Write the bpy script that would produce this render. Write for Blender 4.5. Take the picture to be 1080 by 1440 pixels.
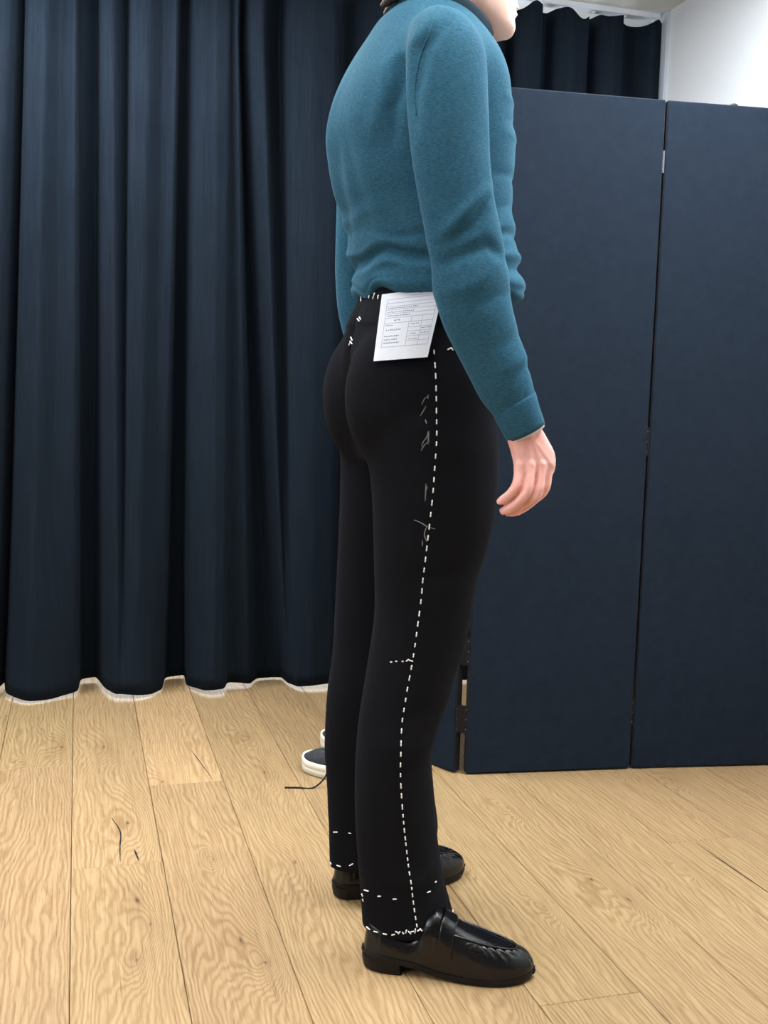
import bpy, bmesh, math, random
import numpy as np
from mathutils import Vector, Matrix
from mathutils.bvhtree import BVHTree

for o in list(bpy.data.objects): bpy.data.objects.remove(o, do_unlink=True)
SC = bpy.context.scene
COL = SC.collection
random.seed(7); RNG = np.random.default_rng(7)
PI = math.pi

# ------------------------------------------------------------------ camera
PITCH, ROLL = math.radians(6.173), math.radians(1.672)
fv = Vector((0, math.cos(PITCH), -math.sin(PITCH)))
r0 = Vector((1, 0, 0)); u0 = r0.cross(fv)
rv = math.cos(ROLL)*r0 + math.sin(ROLL)*u0
uv = -math.sin(ROLL)*r0 + math.cos(ROLL)*u0
cam_d = bpy.data.cameras.new('camera'); cam = bpy.data.objects.new('camera', cam_d); COL.objects.link(cam)
cam.matrix_world = Matrix(((rv.x, uv.x, -fv.x, 0), (rv.y, uv.y, -fv.y, 0), (rv.z, uv.z, -fv.z, 1.0), (0, 0, 0, 1)))
cam_d.sensor_fit = 'VERTICAL'; cam_d.sensor_height = 24.0; cam_d.lens = 1504/1440*24.0
cam_d.clip_start = 0.02
SC.camera = cam

# ------------------------------------------------------------------ world, lights, exposure
AZ = math.radians(-16.08)                       # the room (and the floor planks) turned against the camera
NV = Vector((math.cos(AZ), -math.sin(AZ), 0)); DV = Vector((math.sin(AZ), math.cos(AZ), 0))
def RM(n, d, z=0.0): return NV*n + DV*d + Vector((0, 0, z))
ROOM_ROT = -AZ                                  # object x axis along NV, y axis along DV
CEIL = 2.372; N0_ = -3.05
W = bpy.data.worlds.new('world'); SC.world = W; W.use_nodes = True
bg = W.node_tree.nodes['Background']; bg.inputs[0].default_value = (0.75, 0.87, 1.0, 1); bg.inputs[1].default_value = 1.0
def area(name, n, d, z, sx, sy, power, color, aim=None, spread=180):
    l = bpy.data.lights.new(name, 'AREA'); l.shape = 'RECTANGLE'; l.size = sx; l.size_y = sy
    l.energy = power; l.color = color; l.spread = math.radians(spread)
    o = bpy.data.objects.new(name, l); COL.objects.link(o); o.location = RM(n, d, z)
    if aim is None: o.rotation_euler = (0, 0, ROOM_ROT)
    else:
        v = (aim - o.location).normalized(); o.rotation_euler = v.to_track_quat('-Z', 'Y').to_euler()
    return o
area('ceiling_lamp_curtain', -0.50, 3.0, CEIL-0.03, 1.8, 0.14, 56, (0.88, 0.95, 1.0))
area('floor_fill_mid', -0.55, 2.15, CEIL-0.03, 1.5, 0.4, 8.5, (0.97, 0.98, 1.0), spread=66)  # unseen downlight added to brighten the left floor, narrowed to miss the curtain
area('wall_fill_light', 1.45, 1.95, CEIL-0.03, 0.18, 1.5, 36, (0.86, 0.94, 1.0))  # wall washer added out of view to lift the right wall
area('ceiling_lamp_near', -0.2, 0.75, CEIL-0.03, 2.2, 0.6, 6.5, (1.0, 0.97, 0.93), spread=90)
area('side_fill_light', N0_+0.12, 0.9, 1.75, 2.2, 1.1, 56, (0.82, 0.91, 1.0), RM(2.0, 2.0, 1.75))  # soft light added on the left; wall_left holds no window
up = area('ceiling_fill_up', 0.7, 1.5, 2.05, 2.2, 0.15, 42, (0.90, 0.96, 1.0)); up.rotation_euler = (PI, 0, ROOM_ROT)  # added out of view, facing up to brighten ceiling and upper walls
area('rear_window_daylight', 0.3, 4.9, 1.3, 4.0, 2.0, 110, (0.86, 0.93, 1.0), RM(0.3, 3.9, 0.9))
SC.view_settings.view_transform = 'Standard'; SC.view_settings.look = 'None'
SC.view_settings.gamma = 1.0; SC.view_settings.use_curve_mapping = False
SC.view_settings.exposure = 0.36

# ------------------------------------------------------------------ helpers
def obj(name, me, mat=None, parent=None, smooth=True):
    if mat is not None:
        me.materials.clear(); me.materials.append(mat)
    if smooth:
        for p in me.polygons: p.use_smooth = True
    o = bpy.data.objects.new(name, me); COL.objects.link(o)
    if parent is not None: o.parent = parent
    return o
def pymesh(name, v, f):
    me = bpy.data.meshes.new(name); me.from_pydata([tuple(map(float, p)) for p in v], [], [tuple(q) for q in f]); me.update()
    return me
def tag(o, label, cat, group=None, kind=None):
    o['label'] = label; o['category'] = cat
    if group: o['group'] = group
    if kind: o['kind'] = kind
    return o
def struct(o, label=None):
    o['kind'] = 'structure'
    if label: o['label'] = label
    return o
def box_bm(bm, x0, x1, y0, y1, z0, z1):
    vs = [bm.verts.new((x, y, z)) for z in (z0, z1) for y in (y0, y1) for x in (x0, x1)]
    for q in ((0, 2, 3, 1), (4, 5, 7, 6), (0, 1, 5, 4), (2, 6, 7, 3), (0, 4, 6, 2), (1, 3, 7, 5)):
        bm.faces.new([vs[i] for i in q])
def box_mesh(name, boxes, bevel=0.0, seg=1):
    bm = bmesh.new()
    for b in boxes: box_bm(bm, *b)
    if bevel: bmesh.ops.bevel(bm, geom=list(bm.edges), offset=bevel, segments=seg, affect='EDGES', profile=0.5)
    bmesh.ops.recalc_face_normals(bm, faces=bm.faces)
    me = bpy.data.meshes.new(name); bm.to_mesh(me); bm.free(); return me
def spline(rows, m):
    """Catmull-Rom resampling of rows (any columns)"""
    P = np.array(rows, float); k = len(P)
    seg = np.linalg.norm(np.diff(P[:, :3], axis=0), axis=1) + 1e-6
    s = np.concatenate([[0], np.cumsum(seg)]); t = np.linspace(0, s[-1], m)
    T = np.gradient(P, s, axis=0)
    i = np.clip(np.searchsorted(s, t, side='right')-1, 0, k-2)
    h = (s[i+1]-s[i])[:, None]; u = ((t-s[i])[:, None])/h
    return ((2*u**3-3*u**2+1)*P[i] + (u**3-2*u**2+u)*h*T[i] + (-2*u**3+3*u**2)*P[i+1] + (u**3-u**2)*h*T[i+1])
def se(N, n):
    t = np.linspace(0, 2*PI, N, endpoint=False); c, s = np.cos(t), np.sin(t)
    return np.sign(c)*np.abs(c)**(2/n), np.sign(s)*np.abs(s)**(2/n)
def loft(secs, caps=True):
    N = len(secs[0]); v = [p for s in secs for p in s]; f = []
    for i in range(len(secs)-1):
        for j in range(N):
            k = (j+1) % N
            f.append((i*N+j, i*N+k, (i+1)*N+k, (i+1)*N+j))
    if caps:
        for i, flip in ((0, True), (len(secs)-1, False)):
            c = np.mean(secs[i], axis=0); v.append(c); ci = len(v)-1
            for j in range(N):
                k = (j+1) % N; a, b = i*N+j, i*N+k
                f.append((b, a, ci) if flip else (a, b, ci))
    return v, f
def zrings(rows, m, N=64):
    """rows: z, f0, l0, a, b, n, rot -> horizontal superellipse rings"""
    R = [(0, 0, r[0], r[1], r[2], r[3], r[4], r[5], r[6]) for r in rows]
    out = []
    for r in spline(R, m):
        c, s = se(N, max(r[7], 1.2)); x, y = r[5]*c, r[6]*s; ca, sa = math.cos(r[8]), math.sin(r[8])
        out.append(np.stack([r[3]+ca*x-sa*y, r[4]+sa*x+ca*y, np.full(N, r[2])], 1))
    return loft(out)
def tube(rows, m, N=40, ref=(0, 1, 0), n=2.0):
    """rows: x, y, z, a, b ; b along ref, a across"""
    R = spline(rows, m); T = np.gradient(R[:, :3], axis=0); T /= np.linalg.norm(T, axis=1)[:, None]
    out = []; c, s = se(N, n)
    for r, t in zip(R, T):
        rf = np.array(ref, float); bx = rf-t*(rf@t); bx /= np.linalg.norm(bx); ax = np.cross(bx, t)
        out.append(r[:3]+np.outer(c*r[3], ax)+np.outer(s*r[4], bx))
    return loft(out)
def ellipsoid(c, r, N=32, M=20, rot=None):
    secs = []
    for i in range(1, M):
        p = PI*i/M; t = np.linspace(0, 2*PI, N, endpoint=False)
        q = np.stack([r[0]*np.sin(p)*np.cos(t), r[1]*np.sin(p)*np.sin(t), np.full(N, -r[2]*np.cos(p))], 1)
        if rot is not None: q = q @ np.array(rot).T
        secs.append(q+np.array(c))
    return loft(secs)
def union(parts, vox):
    v, f = [], []
    for pv, pf in parts:
        o = len(v); v += list(pv); f += [tuple(i+o for i in q) for q in pf]
    me = pymesh('tmp', v, f)
    bm = bmesh.new(); bm.from_mesh(me); bmesh.ops.recalc_face_normals(bm, faces=bm.faces); bm.to_mesh(me); bm.free()
    o = bpy.data.objects.new('tmp', me); COL.objects.link(o)
    md = o.modifiers.new('r', 'REMESH'); md.mode = 'VOXEL'; md.voxel_size = vox; md.adaptivity = 0
    dg = bpy.context.evaluated_depsgraph_get(); dg.update()
    out = bpy.data.meshes.new_from_object(o.evaluated_get(dg))
    bpy.data.objects.remove(o, do_unlink=True); bpy.data.meshes.remove(me)
    return out
def co(me):
    a = np.empty(len(me.vertices)*3); me.vertices.foreach_get('co', a); return a.reshape(-1, 3)
def setco(me, a): me.vertices.foreach_set('co', np.ascontiguousarray(a).ravel()); me.update()
def normals(me):
    a = np.empty(len(me.vertices)*3); me.vertices.foreach_get('normal', a); return a.reshape(-1, 3)
def smooth(me, it, lam=0.5, keep=None):
    a = co(me); e = np.empty(len(me.edges)*2, int); me.edges.foreach_get('vertices', e); e = e.reshape(-1, 2)
    deg = np.bincount(e.ravel(), minlength=len(a)).astype(float)[:, None]
    for _ in range(it):
        s = np.stack([np.bincount(e[:, 0], a[e[:, 1], k], len(a))+np.bincount(e[:, 1], a[e[:, 0], k], len(a)) for k in range(3)], 1)
        d = (s/np.maximum(deg, 1)-a)*lam
        if keep is not None: d *= keep[:, None]
        a = a+d
    setco(me, a)
def seg_dist(p, poly):
    """distance of 2d points to a polyline and the parameter along it"""
    best = np.full(len(p), 1e9); par = np.zeros(len(p)); L = len(poly)-1
    for i in range(L):
        a, b = np.array(poly[i], float), np.array(poly[i+1], float); ab = b-a
        t = np.clip(((p-a)@ab)/(ab@ab+1e-12), 0, 1); d = np.linalg.norm(p-(a+t[:, None]*ab), axis=1)
        m = d < best; best[m] = d[m]; par[m] = (i+t[m])/L
    return best, par
def sstep(a, b, x): t = np.clip((x-a)/(b-a), 0, 1); return t*t*(3-2*t)

# ------------------------------------------------------------------ materials
class NT:
    def __init__(s, name):
        s.m = bpy.data.materials.new(name); s.m.use_nodes = True; s.t = s.m.node_tree
        s.b = s.t.nodes['Principled BSDF']; s.out = s.t.nodes['Material Output']
    def n(s, typ, **kw):
        k = s.t.nodes.new(typ)
        for a, b in kw.items():
            if a == 'inp':
                for i, v in b.items():
                    if hasattr(v, 'links') or isinstance(v, bpy.types.NodeSocket): s.t.links.new(v, k.inputs[i])
                    else: k.inputs[i].default_value = v
            else: setattr(k, a, b)
        return k
    def l(s, a, b): s.t.links.new(a, b)
    def math(s, op, a, b=0.0, c=0.0): return s.n('ShaderNodeMath', operation=op, inp={0: a, 1: b, 2: c}).outputs[0]
    def coord(s, scale=(1, 1, 1), kind='Object', rot=(0, 0, 0)):
        tc = s.n('ShaderNodeTexCoord'); mp = s.n('ShaderNodeMapping', inp={0: tc.outputs[kind], 2: rot, 3: scale}); return mp.outputs[0]
    def noise(s, vec, scale, detail=3, rough=0.5, dist=0.0):
        return s.n('ShaderNodeTexNoise', inp={'Vector': vec, 'Scale': scale, 'Detail': detail, 'Roughness': rough, 'Distortion': dist}).outputs[0]
    def mix(s, fac, a, b, blend='MIX'):
        k = s.n('ShaderNodeMix', data_type='RGBA', blend_type=blend)
        for sock, v in ((k.inputs[0], fac), (k.inputs[6], a), (k.inputs[7], b)):
            if isinstance(v, bpy.types.NodeSocket): s.l(v, sock)
            else: sock.default_value = v if not isinstance(v, tuple) or len(v) == 4 else (*v, 1)
        return k.outputs[2]
    def bump(s, h, strength, dist): 
        k = s.n('ShaderNodeBump', inp={'Strength': strength, 'Distance': dist, 'Height': h}); s.l(k.outputs[0], s.b.inputs['Normal']); return k
    def set(s, **kw):
        for a, v in kw.items():
            i = s.b.inputs[a.replace('_', ' ')]
            if isinstance(v, bpy.types.NodeSocket): s.l(v, i)
            else: i.default_value = (*v, 1) if isinstance(v, tuple) and len(v) == 3 and i.type == "RGBA" else v
        return s.m
def plain(name, col, rough=0.6, spec=0.3, metal=0.0, var=0.12, scale=30, bump=0.0, **kw):
    t = NT(name); nz = t.noise(t.coord(), scale, 4)
    c = t.mix(nz, tuple(x*(1-var) for x in col), tuple(x*(1+var) for x in col))
    t.set(Base_Color=c, Roughness=rough, Specular_IOR_Level=spec, Metallic=metal, **kw)
    if bump: t.bump(nz, 0.5, bump)
    return t.m

def fabric(name, c0, c1, rough, sheen, sheen_tint, streak=(40, 40, 260), weave=900, wb=0.0006, spec=0.15, sr=0.35):
    t = NT(name)
    s1 = t.noise(t.coord(streak), 1.0, 4, 0.65); s2 = t.noise(t.coord(), 7, 3)
    fac = t.math('MULTIPLY_ADD', s1, 0.8, t.math('MULTIPLY', s2, 0.2))
    cr = t.n('ShaderNodeMapRange', inp={0: fac, 1: 0.3, 2: 0.7}).outputs[0]
    t.set(Base_Color=t.mix(cr, c0, c1), Roughness=rough, Specular_IOR_Level=spec, Sheen_Weight=sheen, Sheen_Roughness=sr, Sheen_Tint=sheen_tint)
    t.bump(t.math('ADD', t.noise(t.coord(), weave, 2), t.math('MULTIPLY', s1, 0.6)), 0.5, wb)
    return t.m

def oak():
    t = NT('oak_plank')
    tc = t.n('ShaderNodeTexCoord').outputs['Object']
    oi = t.n('ShaderNodeObjectInfo').outputs['Random']
    sep = t.n('ShaderNodeSeparateXYZ', inp={0: tc}); X, Y = sep.outputs[0], sep.outputs[1]
    off = t.n('ShaderNodeCombineXYZ', inp={0: t.math('MULTIPLY', oi, 37.0), 1: t.math('MULTIPLY', oi, 61.0), 2: 0.0}).outputs[0]
    p = t.n('ShaderNodeVectorMath', operation='ADD', inp={0: tc, 1: off}).outputs[0]
    def sc(v, s): return t.n('ShaderNodeVectorMath', operation='MULTIPLY', inp={0: v, 1: s}).outputs[0]
    warp = t.noise(sc(p, (1.3, 6.0, 1)), 1.0, 3, 0.5)
    warp2 = t.noise(sc(p, (7.0, 22.0, 1)), 1.0, 3, 0.55)
    warp3 = t.noise(sc(p, (9.0, 20.0, 4)), 1.0, 2, 0.5)
    phi = t.math('MULTIPLY_ADD', Y, 62.0, t.math('MULTIPLY_ADD', warp, 9.0, t.math('MULTIPLY', warp2, 1.6)))
    dark = None; halo = None
    for k in 'abc':
        at = t.n('ShaderNodeAttribute', attribute_type='OBJECT', attribute_name='knot_'+k).outputs['Vector']
        a = t.n('ShaderNodeSeparateXYZ', inp={0: at})
        r = t.math('MAXIMUM', a.outputs[2], 0.00001)
        dx = t.math('DIVIDE', t.math('SUBTRACT', t.math('MULTIPLY_ADD', warp2, 0.05, X), t.math('ADD', a.outputs[0], 0.025)), t.math('MULTIPLY', r, 2.6))
        dy = t.math('DIVIDE', t.math('SUBTRACT', t.math('MULTIPLY_ADD', warp3, 0.022, Y), t.math('ADD', a.outputs[1], 0.011)), r)
        d2 = t.math('ADD', t.math('MULTIPLY', dx, dx), t.math('MULTIPLY', dy, dy))
        g = t.math('EXPONENT', t.math('MULTIPLY', d2, -1.0))
        phi = t.math('MULTIPLY_ADD', g, 3.6, phi)
        core = t.math('EXPONENT', t.math('MULTIPLY', d2, -260.0)); h = t.math('EXPONENT', t.math('MULTIPLY', d2, -5.0))
        dark = core if dark is None else t.math('MAXIMUM', dark, core)
        halo = h if halo is None else t.math('MAXIMUM', halo, h)
    ring = t.math('SINE', t.math('MULTIPLY', phi, 10.0))
    ring = t.math('POWER', t.math('MULTIPLY_ADD', ring, 0.5, 0.5), 1.6)
    fib = t.noise(sc(p, (9.0, 220.0, 1)), 1.0, 3, 0.6)
    fib2 = t.noise(sc(p, (4.0, 120.0, 1)), 1.0, 4, 0.6)
    pore = t.n('ShaderNodeMapRange', inp={0: t.noise(sc(p, (11.0, 280.0, 1)), 1.0, 3, 0.6), 1: 0.55, 2: 0.72}).outputs[0]
    tone = t.noise(sc(p, (0.9, 5.0, 1)), 1.0, 2)
    c = t.mix(ring, (0.375, 0.256, 0.131, 1), (0.288, 0.183, 0.082, 1))
    c = t.mix(t.n('ShaderNodeMapRange', inp={0: fib2, 1: 0.3, 2: 0.75}).outputs[0], c, t.mix(1.0, c, (0.72, 0.67, 0.60, 1), 'MULTIPLY'))
    c = t.mix(t.math('MULTIPLY', fib, 0.8), c, t.mix(1.0, c, (1.30, 1.30, 1.32, 1), 'MULTIPLY'))
    c = t.mix(t.math('MULTIPLY', pore, 0.7), c, (0.15, 0.08, 0.035, 1))
    tn = t.n('ShaderNodeAttribute', attribute_type='OBJECT', attribute_name='tone').outputs['Fac']
    val = t.math('ADD', t.math('MULTIPLY_ADD', tone, 0.22, 0.89), tn)
    hs = t.n('ShaderNodeHueSaturation', inp={0: t.math('MULTIPLY_ADD', oi, 0.008, 0.496), 1: 0.98, 2: val, 4: c}).outputs[0]
    c = t.mix(t.math('MULTIPLY', halo, 0.25), hs, (0.19, 0.095, 0.04, 1))
    c = t.mix(t.math('MULTIPLY', dark, 0.8), c, (0.035, 0.020, 0.013, 1))
    t.set(Base_Color=c, Roughness=t.math('MULTIPLY_ADD', fib2, 0.2, 0.38), Specular_IOR_Level=0.35)
    t.bump(t.math('SUBTRACT', t.math('MULTIPLY', ring, -0.3), t.math('MULTIPLY', pore, 0.7)), 0.35, 0.0008)
    return t.m
M = dict(
    oak=oak(),
    subfloor=plain('dark_subfloor', (0.06, 0.04, 0.025), 0.9),
    wall=plain('white_wall_paint', (0.80, 0.80, 0.82), 0.85, 0.2, var=0.02, scale=60, bump=0.0006),
    ceiling=plain('ceiling_paint', (0.86, 0.84, 0.77), 0.9, 0.2, var=0.02, scale=40, bump=0.0005),
    greywall=plain('grey_wall_paint', (0.30, 0.30, 0.31), 0.85, 0.2, var=0.02, scale=60, bump=0.0006),
    greytrim=plain('grey_white_trim', (0.52, 0.55, 0.61), 0.6, 0.3, var=0.02),
    rail=plain('white_rail', (0.78, 0.80, 0.84), 0.4, 0.4, var=0.02),
    curtain=fabric('black_curtain_cloth', (0.0076, 0.0112, 0.0168), (0.0138, 0.0200, 0.0294), 0.95, 0.02, (0.55, 0.68, 0.95, 1), (260, 260, 6), 700, 0.0007, 0.02, 0.45),
    screen=fabric('black_screen_linen', (0.0115, 0.0170, 0.0275), (0.0155, 0.0230, 0.0365), 0.70, 0.0, (0.6, 0.75, 1.0, 1), (30, 30, 30), 1100, 0.0004, 0.04),
    screenedge=plain('black_screen_edge', (0.012, 0.012, 0.014), 0.5, 0.3),
    blackmetal=plain('black_hinge_metal', (0.010, 0.010, 0.012), 0.5, 0.2, 0.0),
    steel=plain('grey_steel', (0.11, 0.12, 0.15), 0.55, 0.3, 0.0),
    wool=fabric('teal_merino_knit', (0.013, 0.054, 0.090), (0.046, 0.136, 0.205), 0.85, 0.12, (0.55, 0.85, 1.0, 1), (150, 150, 680), 1500, 0.0003, 0.03),
    woolshade=fabric('shaded_teal_rib_knit', (0.006, 0.016, 0.026), (0.010, 0.024, 0.036), 0.85, 0.03, (0.5, 0.8, 1.0, 1), (45, 45, 330), 1300, 0.0006, 0.12),  # shade on the collar, put into the colour as a darker teal
    trouser=fabric('black_wool_suiting', (0.0072, 0.0073, 0.0092), (0.0112, 0.0113, 0.0140), 0.9, 0.015, (0.85, 0.82, 0.85, 1), (300, 300, 300), 1600, 0.0003, 0.01, 0.5),
    thread=plain('white_basting_thread', (0.86, 0.86, 0.84), 0.8, 0.2, var=0.04, scale=600),
    chalk=plain('tailors_chalk', (0.20, 0.21, 0.22), 0.95, 0.05, var=0.5, scale=350),
    leather=None, solemat=plain('black_sole_edge', (0.008, 0.007, 0.007), 0.5, 0.2),
    lining=plain('pale_shoe_lining', (0.45, 0.43, 0.40), 0.7),
    sock=fabric('navy_sock_knit', (0.006, 0.009, 0.028), (0.010, 0.016, 0.045), 0.9, 0.2, (0.6, 0.7, 1, 1), (500, 500, 60), 900, 0.0005),
    paper=plain('white_paper', (0.66, 0.67, 0.74), 0.8, 0.2, var=0.015, scale=40),
    ink=plain('grey_print_ink', (0.36, 0.37, 0.44), 0.8, 0.1),
    pen=plain('dark_pen_ink', (0.16, 0.17, 0.24), 0.8, 0.1),
    canvas=fabric('black_sneaker_canvas', (0.014, 0.015, 0.018), (0.03, 0.032, 0.036), 0.7, 0.2, (0.8, 0.9, 1, 1), (200, 200, 200), 900, 0.0005, 0.3),
    rubber=plain('off_white_rubber', (0.72, 0.68, 0.56), 0.55, 0.35, var=0.05, scale=50),
    lace=plain('black_lace', (0.016, 0.014, 0.014), 0.8, 0.2),
    glass=None, frame=plain('window_frame_paint', (0.75, 0.76, 0.78), 0.5),
)
t = NT('black_crinkled_leather')
v1 = t.n('ShaderNodeTexVoronoi', inp={'Vector': t.coord((1, 1, 1)), 'Scale': 75.0}, feature='DISTANCE_TO_EDGE').outputs[0]
edge = t.n('ShaderNodeMapRange', inp={0: v1, 1: 0.0, 2: 0.14}).outputs[0]
nz = t.noise(t.coord((60, 220, 90)), 1.0, 4, 0.6)
t.set(Base_Color=(0.004, 0.004, 0.005), Roughness=0.24, Specular_IOR_Level=0.32, Coat_Weight=0.15, Coat_Roughness=0.10)
t.bump(t.math('ADD', t.math('MULTIPLY', edge, 0.35), nz), 0.5, 0.0006); M['leather'] = t.m
t = NT('window_glass'); tr = t.n('ShaderNodeBsdfTransparent'); gl = t.n('ShaderNodeBsdfGlossy', inp={'Roughness': 0.02})
mx = t.n('ShaderNodeMixShader', inp={0: 0.06, 1: tr.outputs[0], 2: gl.outputs[0]}); t.l(mx.outputs[0], t.out.inputs[0]); M['glass'] = t.m
t = NT('skin'); n1 = t.noise(t.coord(), 55, 4, 0.6); n2 = t.noise(t.coord(), 14, 2)
zc = t.n('ShaderNodeSeparateXYZ', inp={0: t.n('ShaderNodeTexCoord').outputs['Object']}).outputs[2]
face = t.n('ShaderNodeMapRange', inp={0: zc, 1: 1.2, 2: 1.4}).outputs[0]
hand = t.mix(n1, (0.80, 0.36, 0.32, 1), (0.93, 0.55, 0.49, 1)); fc = t.mix(n1, (0.80, 0.50, 0.41, 1), (0.88, 0.60, 0.51, 1))
t.set(Base_Color=t.mix(face, hand, fc), Roughness=0.5, Specular_IOR_Level=0.35, Subsurface_Weight=0.12, Subsurface_Radius=(0.006, 0.002, 0.001), Subsurface_Scale=1.0)
t.bump(t.noise(t.coord(), 420, 3), 0.25, 0.0006); M['skin'] = t.m
t = NT('brown_hair'); hn = t.noise(t.coord((240, 240, 40)), 1.0, 4, 0.6)
t.set(Base_Color=t.mix(hn, (0.012, 0.007, 0.005, 1), (0.085, 0.050, 0.030, 1)), Roughness=0.45, Specular_IOR_Level=0.4); t.bump(hn, 0.9, 0.004); M['hair'] = t.m

# ------------------------------------------------------------------ the room
def room_obj(name, boxes, mat, **kw):
    o = obj(name, box_mesh(name, boxes, **kw), mat, smooth=False); o.rotation_euler = (0, 0, ROOM_ROT); return o
N0, N1, D0, D1 = -3.05, 2.0, -2.0, 4.0
floor = struct(room_obj('floor', [(N0-0.1, N1+0.1, D0-0.1, D1+0.1, -0.08, -0.016)], M['subfloor']), 'pale knotty oak plank floor')
struct(room_obj('ceiling', [(N0-0.1, N1+0.1, D0-0.1, D1+0.1, CEIL, CEIL+0.1)], M['ceiling']), 'flat off white ceiling')
struct(room_obj('wall_right', [(N1, N1+0.1, D0-0.1, D1+0.1, -0.02, CEIL)], M['wall']), 'plain white painted side wall behind the folding screen')
struct(room_obj('wall_front', [(N0-0.1, N1+0.1, D0-0.1, D0, -0.02, CEIL)], M['greywall']))
struct(room_obj('wall_left', [(N0-0.1, N0, D0-0.1, D1+0.1, -0.02, CEIL)], M['greywall']))
# rear wall with the tall window the curtain hides
wb = [(N0-0.1, -2.2, D1, D1+0.1, -0.02, CEIL), (1.75, N1+0.1, D1, D1+0.1, -0.02, CEIL), (-2.2, 1.75, D1, D1+0.1, -0.02, 0.10), (-2.2, 1.75, D1, D1+0.1, 2.25, CEIL)]
struct(room_obj('wall_back', wb, M['wall']), 'white wall behind the black curtain')
w1 = struct(room_obj('window_1', [(x-0.03, x+0.03, D1+0.02, D1+0.08, 0.10, 2.25) for x in (-2.17, -0.86, 0.45, 1.72)] + [(-2.2, 1.75, D1+0.02, D1+0.08, 0.10, 0.16), (-2.2, 1.75, D1+0.02, D1+0.08, 2.19, 2.25)], M['frame']), 'tall window behind the curtain')
for a, b in ((-2.14, -0.89), (-0.83, 0.42), (0.48, 1.69)):
    obj('pane', box_mesh('pane', [(a, b, D1+0.047, D1+0.053, 0.16, 2.19)]), M['glass'], w1, False)
# grey end strip of the side wall next to the curtain
struct(room_obj('trim_1', [(N1-0.012, N1+0.004, 3.497, 3.72, 0.0, CEIL-0.001)], M['greytrim'], bevel=0.002), 'narrow grey vertical strip at the end of the white wall')

# floor planks, each its own board
ROW0, PW = -0.202, 0.1878
joints = {0: [2.871], 1: [2.227, 4.2], 2: [2.681, 0.9], 3: [1.1], 4: [0.8], 5: [1.537, 3.6], 6: [0.7, 3.1], 7: [0.2, 3.0], 8: [2.082, 3.9]}
knots = {}     # (row, d, n-offset from the row's middle, radius)
KN = [(0, 3.03, 0.060, 0.050), (0, 2.90, -0.035, 0.022), (1, 3.00, -0.010, 0.060), (1, 2.45, 0.030, 0.060), (1, 1.95, 0.045, 0.030), (1, 1.83, 0.02, 0.035), (1, 2.06, 0.03, 0.07),
      (2, 1.86, 0.02, 0.060), (2, 2.22, 0.01, 0.020), (2, 1.78, 0.05, 0.03), (3, 3.02, 0.02, 0.035), (3, 2.72, 0.02, 0.065), (3, 2.16, -0.01, 0.055), (4, 1.62, 0.06, 0.06),
      (6, 1.95, 0.02, 0.055), (6, 1.85, 0.055, 0.050), (5, 1.86, 0.06, 0.022), (5, 2.1, -0.04, 0.02), (8, 2.55, 0.02, 0.02), (7, 1.95, 0.06, 0.015), (6, 2.36, 0.0, 0.03), (9, 2.45, -0.05, 0.03)]
plank_cache = {}
rows_n = int(math.ceil((N1-ROW0)/PW)); rows_0 = int(math.floor((N0-ROW0)/PW))
planks = []
for r in range(rows_0, rows_n):
    n0, n1 = max(N0, ROW0+r*PW), min(N1, ROW0+(r+1)*PW)
    if n1-n0 < 0.02: continue
    js = sorted(joints.get(r, [random.uniform(-1.2, 0.4), random.uniform(1.2, 3.4)]))
    cut = [D0]+[j for j in js if D0+0.2 < j < D1-0.05]
    while cut[1] - cut[0] > 2.4 if len(cut) > 1 else False: cut.insert(1, cut[1]-2.05)
    cut.append(D1)
    for a, b in zip(cut[:-1], cut[1:]):
        g = 0.0006
        L, Wd = round(b-a-2*g, 4), round(n1-n0-2*g, 4)
        if (L, Wd) not in plank_cache:
            bm = bmesh.new(); box_bm(bm, -L/2, L/2, -Wd/2, Wd/2, -0.014, 0.0)
            top = [e for e in bm.edges if all(abs(v.co.z) < 1e-6 for v in e.verts)]
            bmesh.ops.bevel(bm, geom=top, offset=0.0010, segments=1, affect='EDGES'); bmesh.ops.recalc_face_normals(bm, faces=bm.faces)
            me = bpy.data.meshes.new('plank'); bm.to_mesh(me); bm.free(); plank_cache[(L, Wd)] = me
        o = obj('plank', plank_cache[(L, Wd)], M['oak'], floor, False)
        # local x along the boards (DV), local y across (-NV keeps it right-handed)
        o.location = ((n0+n1)/2, (a+b)/2, 0); o.rotation_euler = (0, 0, PI/2)
        o['tone'] = random.uniform(-0.05, 0.06)
        ks = [(d-(a+b)/2, -dn, rad) for (rr, d, dn, rad) in KN if rr == r and a < d < b][:3]
        if not ks and random.random() < 0.3: ks = [(random.uniform(-L/2, L/2), random.uniform(-0.06, 0.06), random.uniform(0.02, 0.05))]
        for k in range(3):
            o['knot_'+'abc'[k]] = [float(x) for x in (ks[k] if k < len(ks) else (50.0, 0.0, 0.001))]
        planks.append((r, a, b, o))
for r, a, b, o in planks:
    if (r, 1) and r == 2 and a > 2.5: o['tone'] = 0.26
    if r == 1 and a < 2.0: o['tone'] = 0.04
    if r == 4: o['tone'] = -0.04
    if r == 5 and a > 1.4: o['tone'] = 0.02
    if r == 8 and a > 2.0: o['tone'] = 0.03
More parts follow.
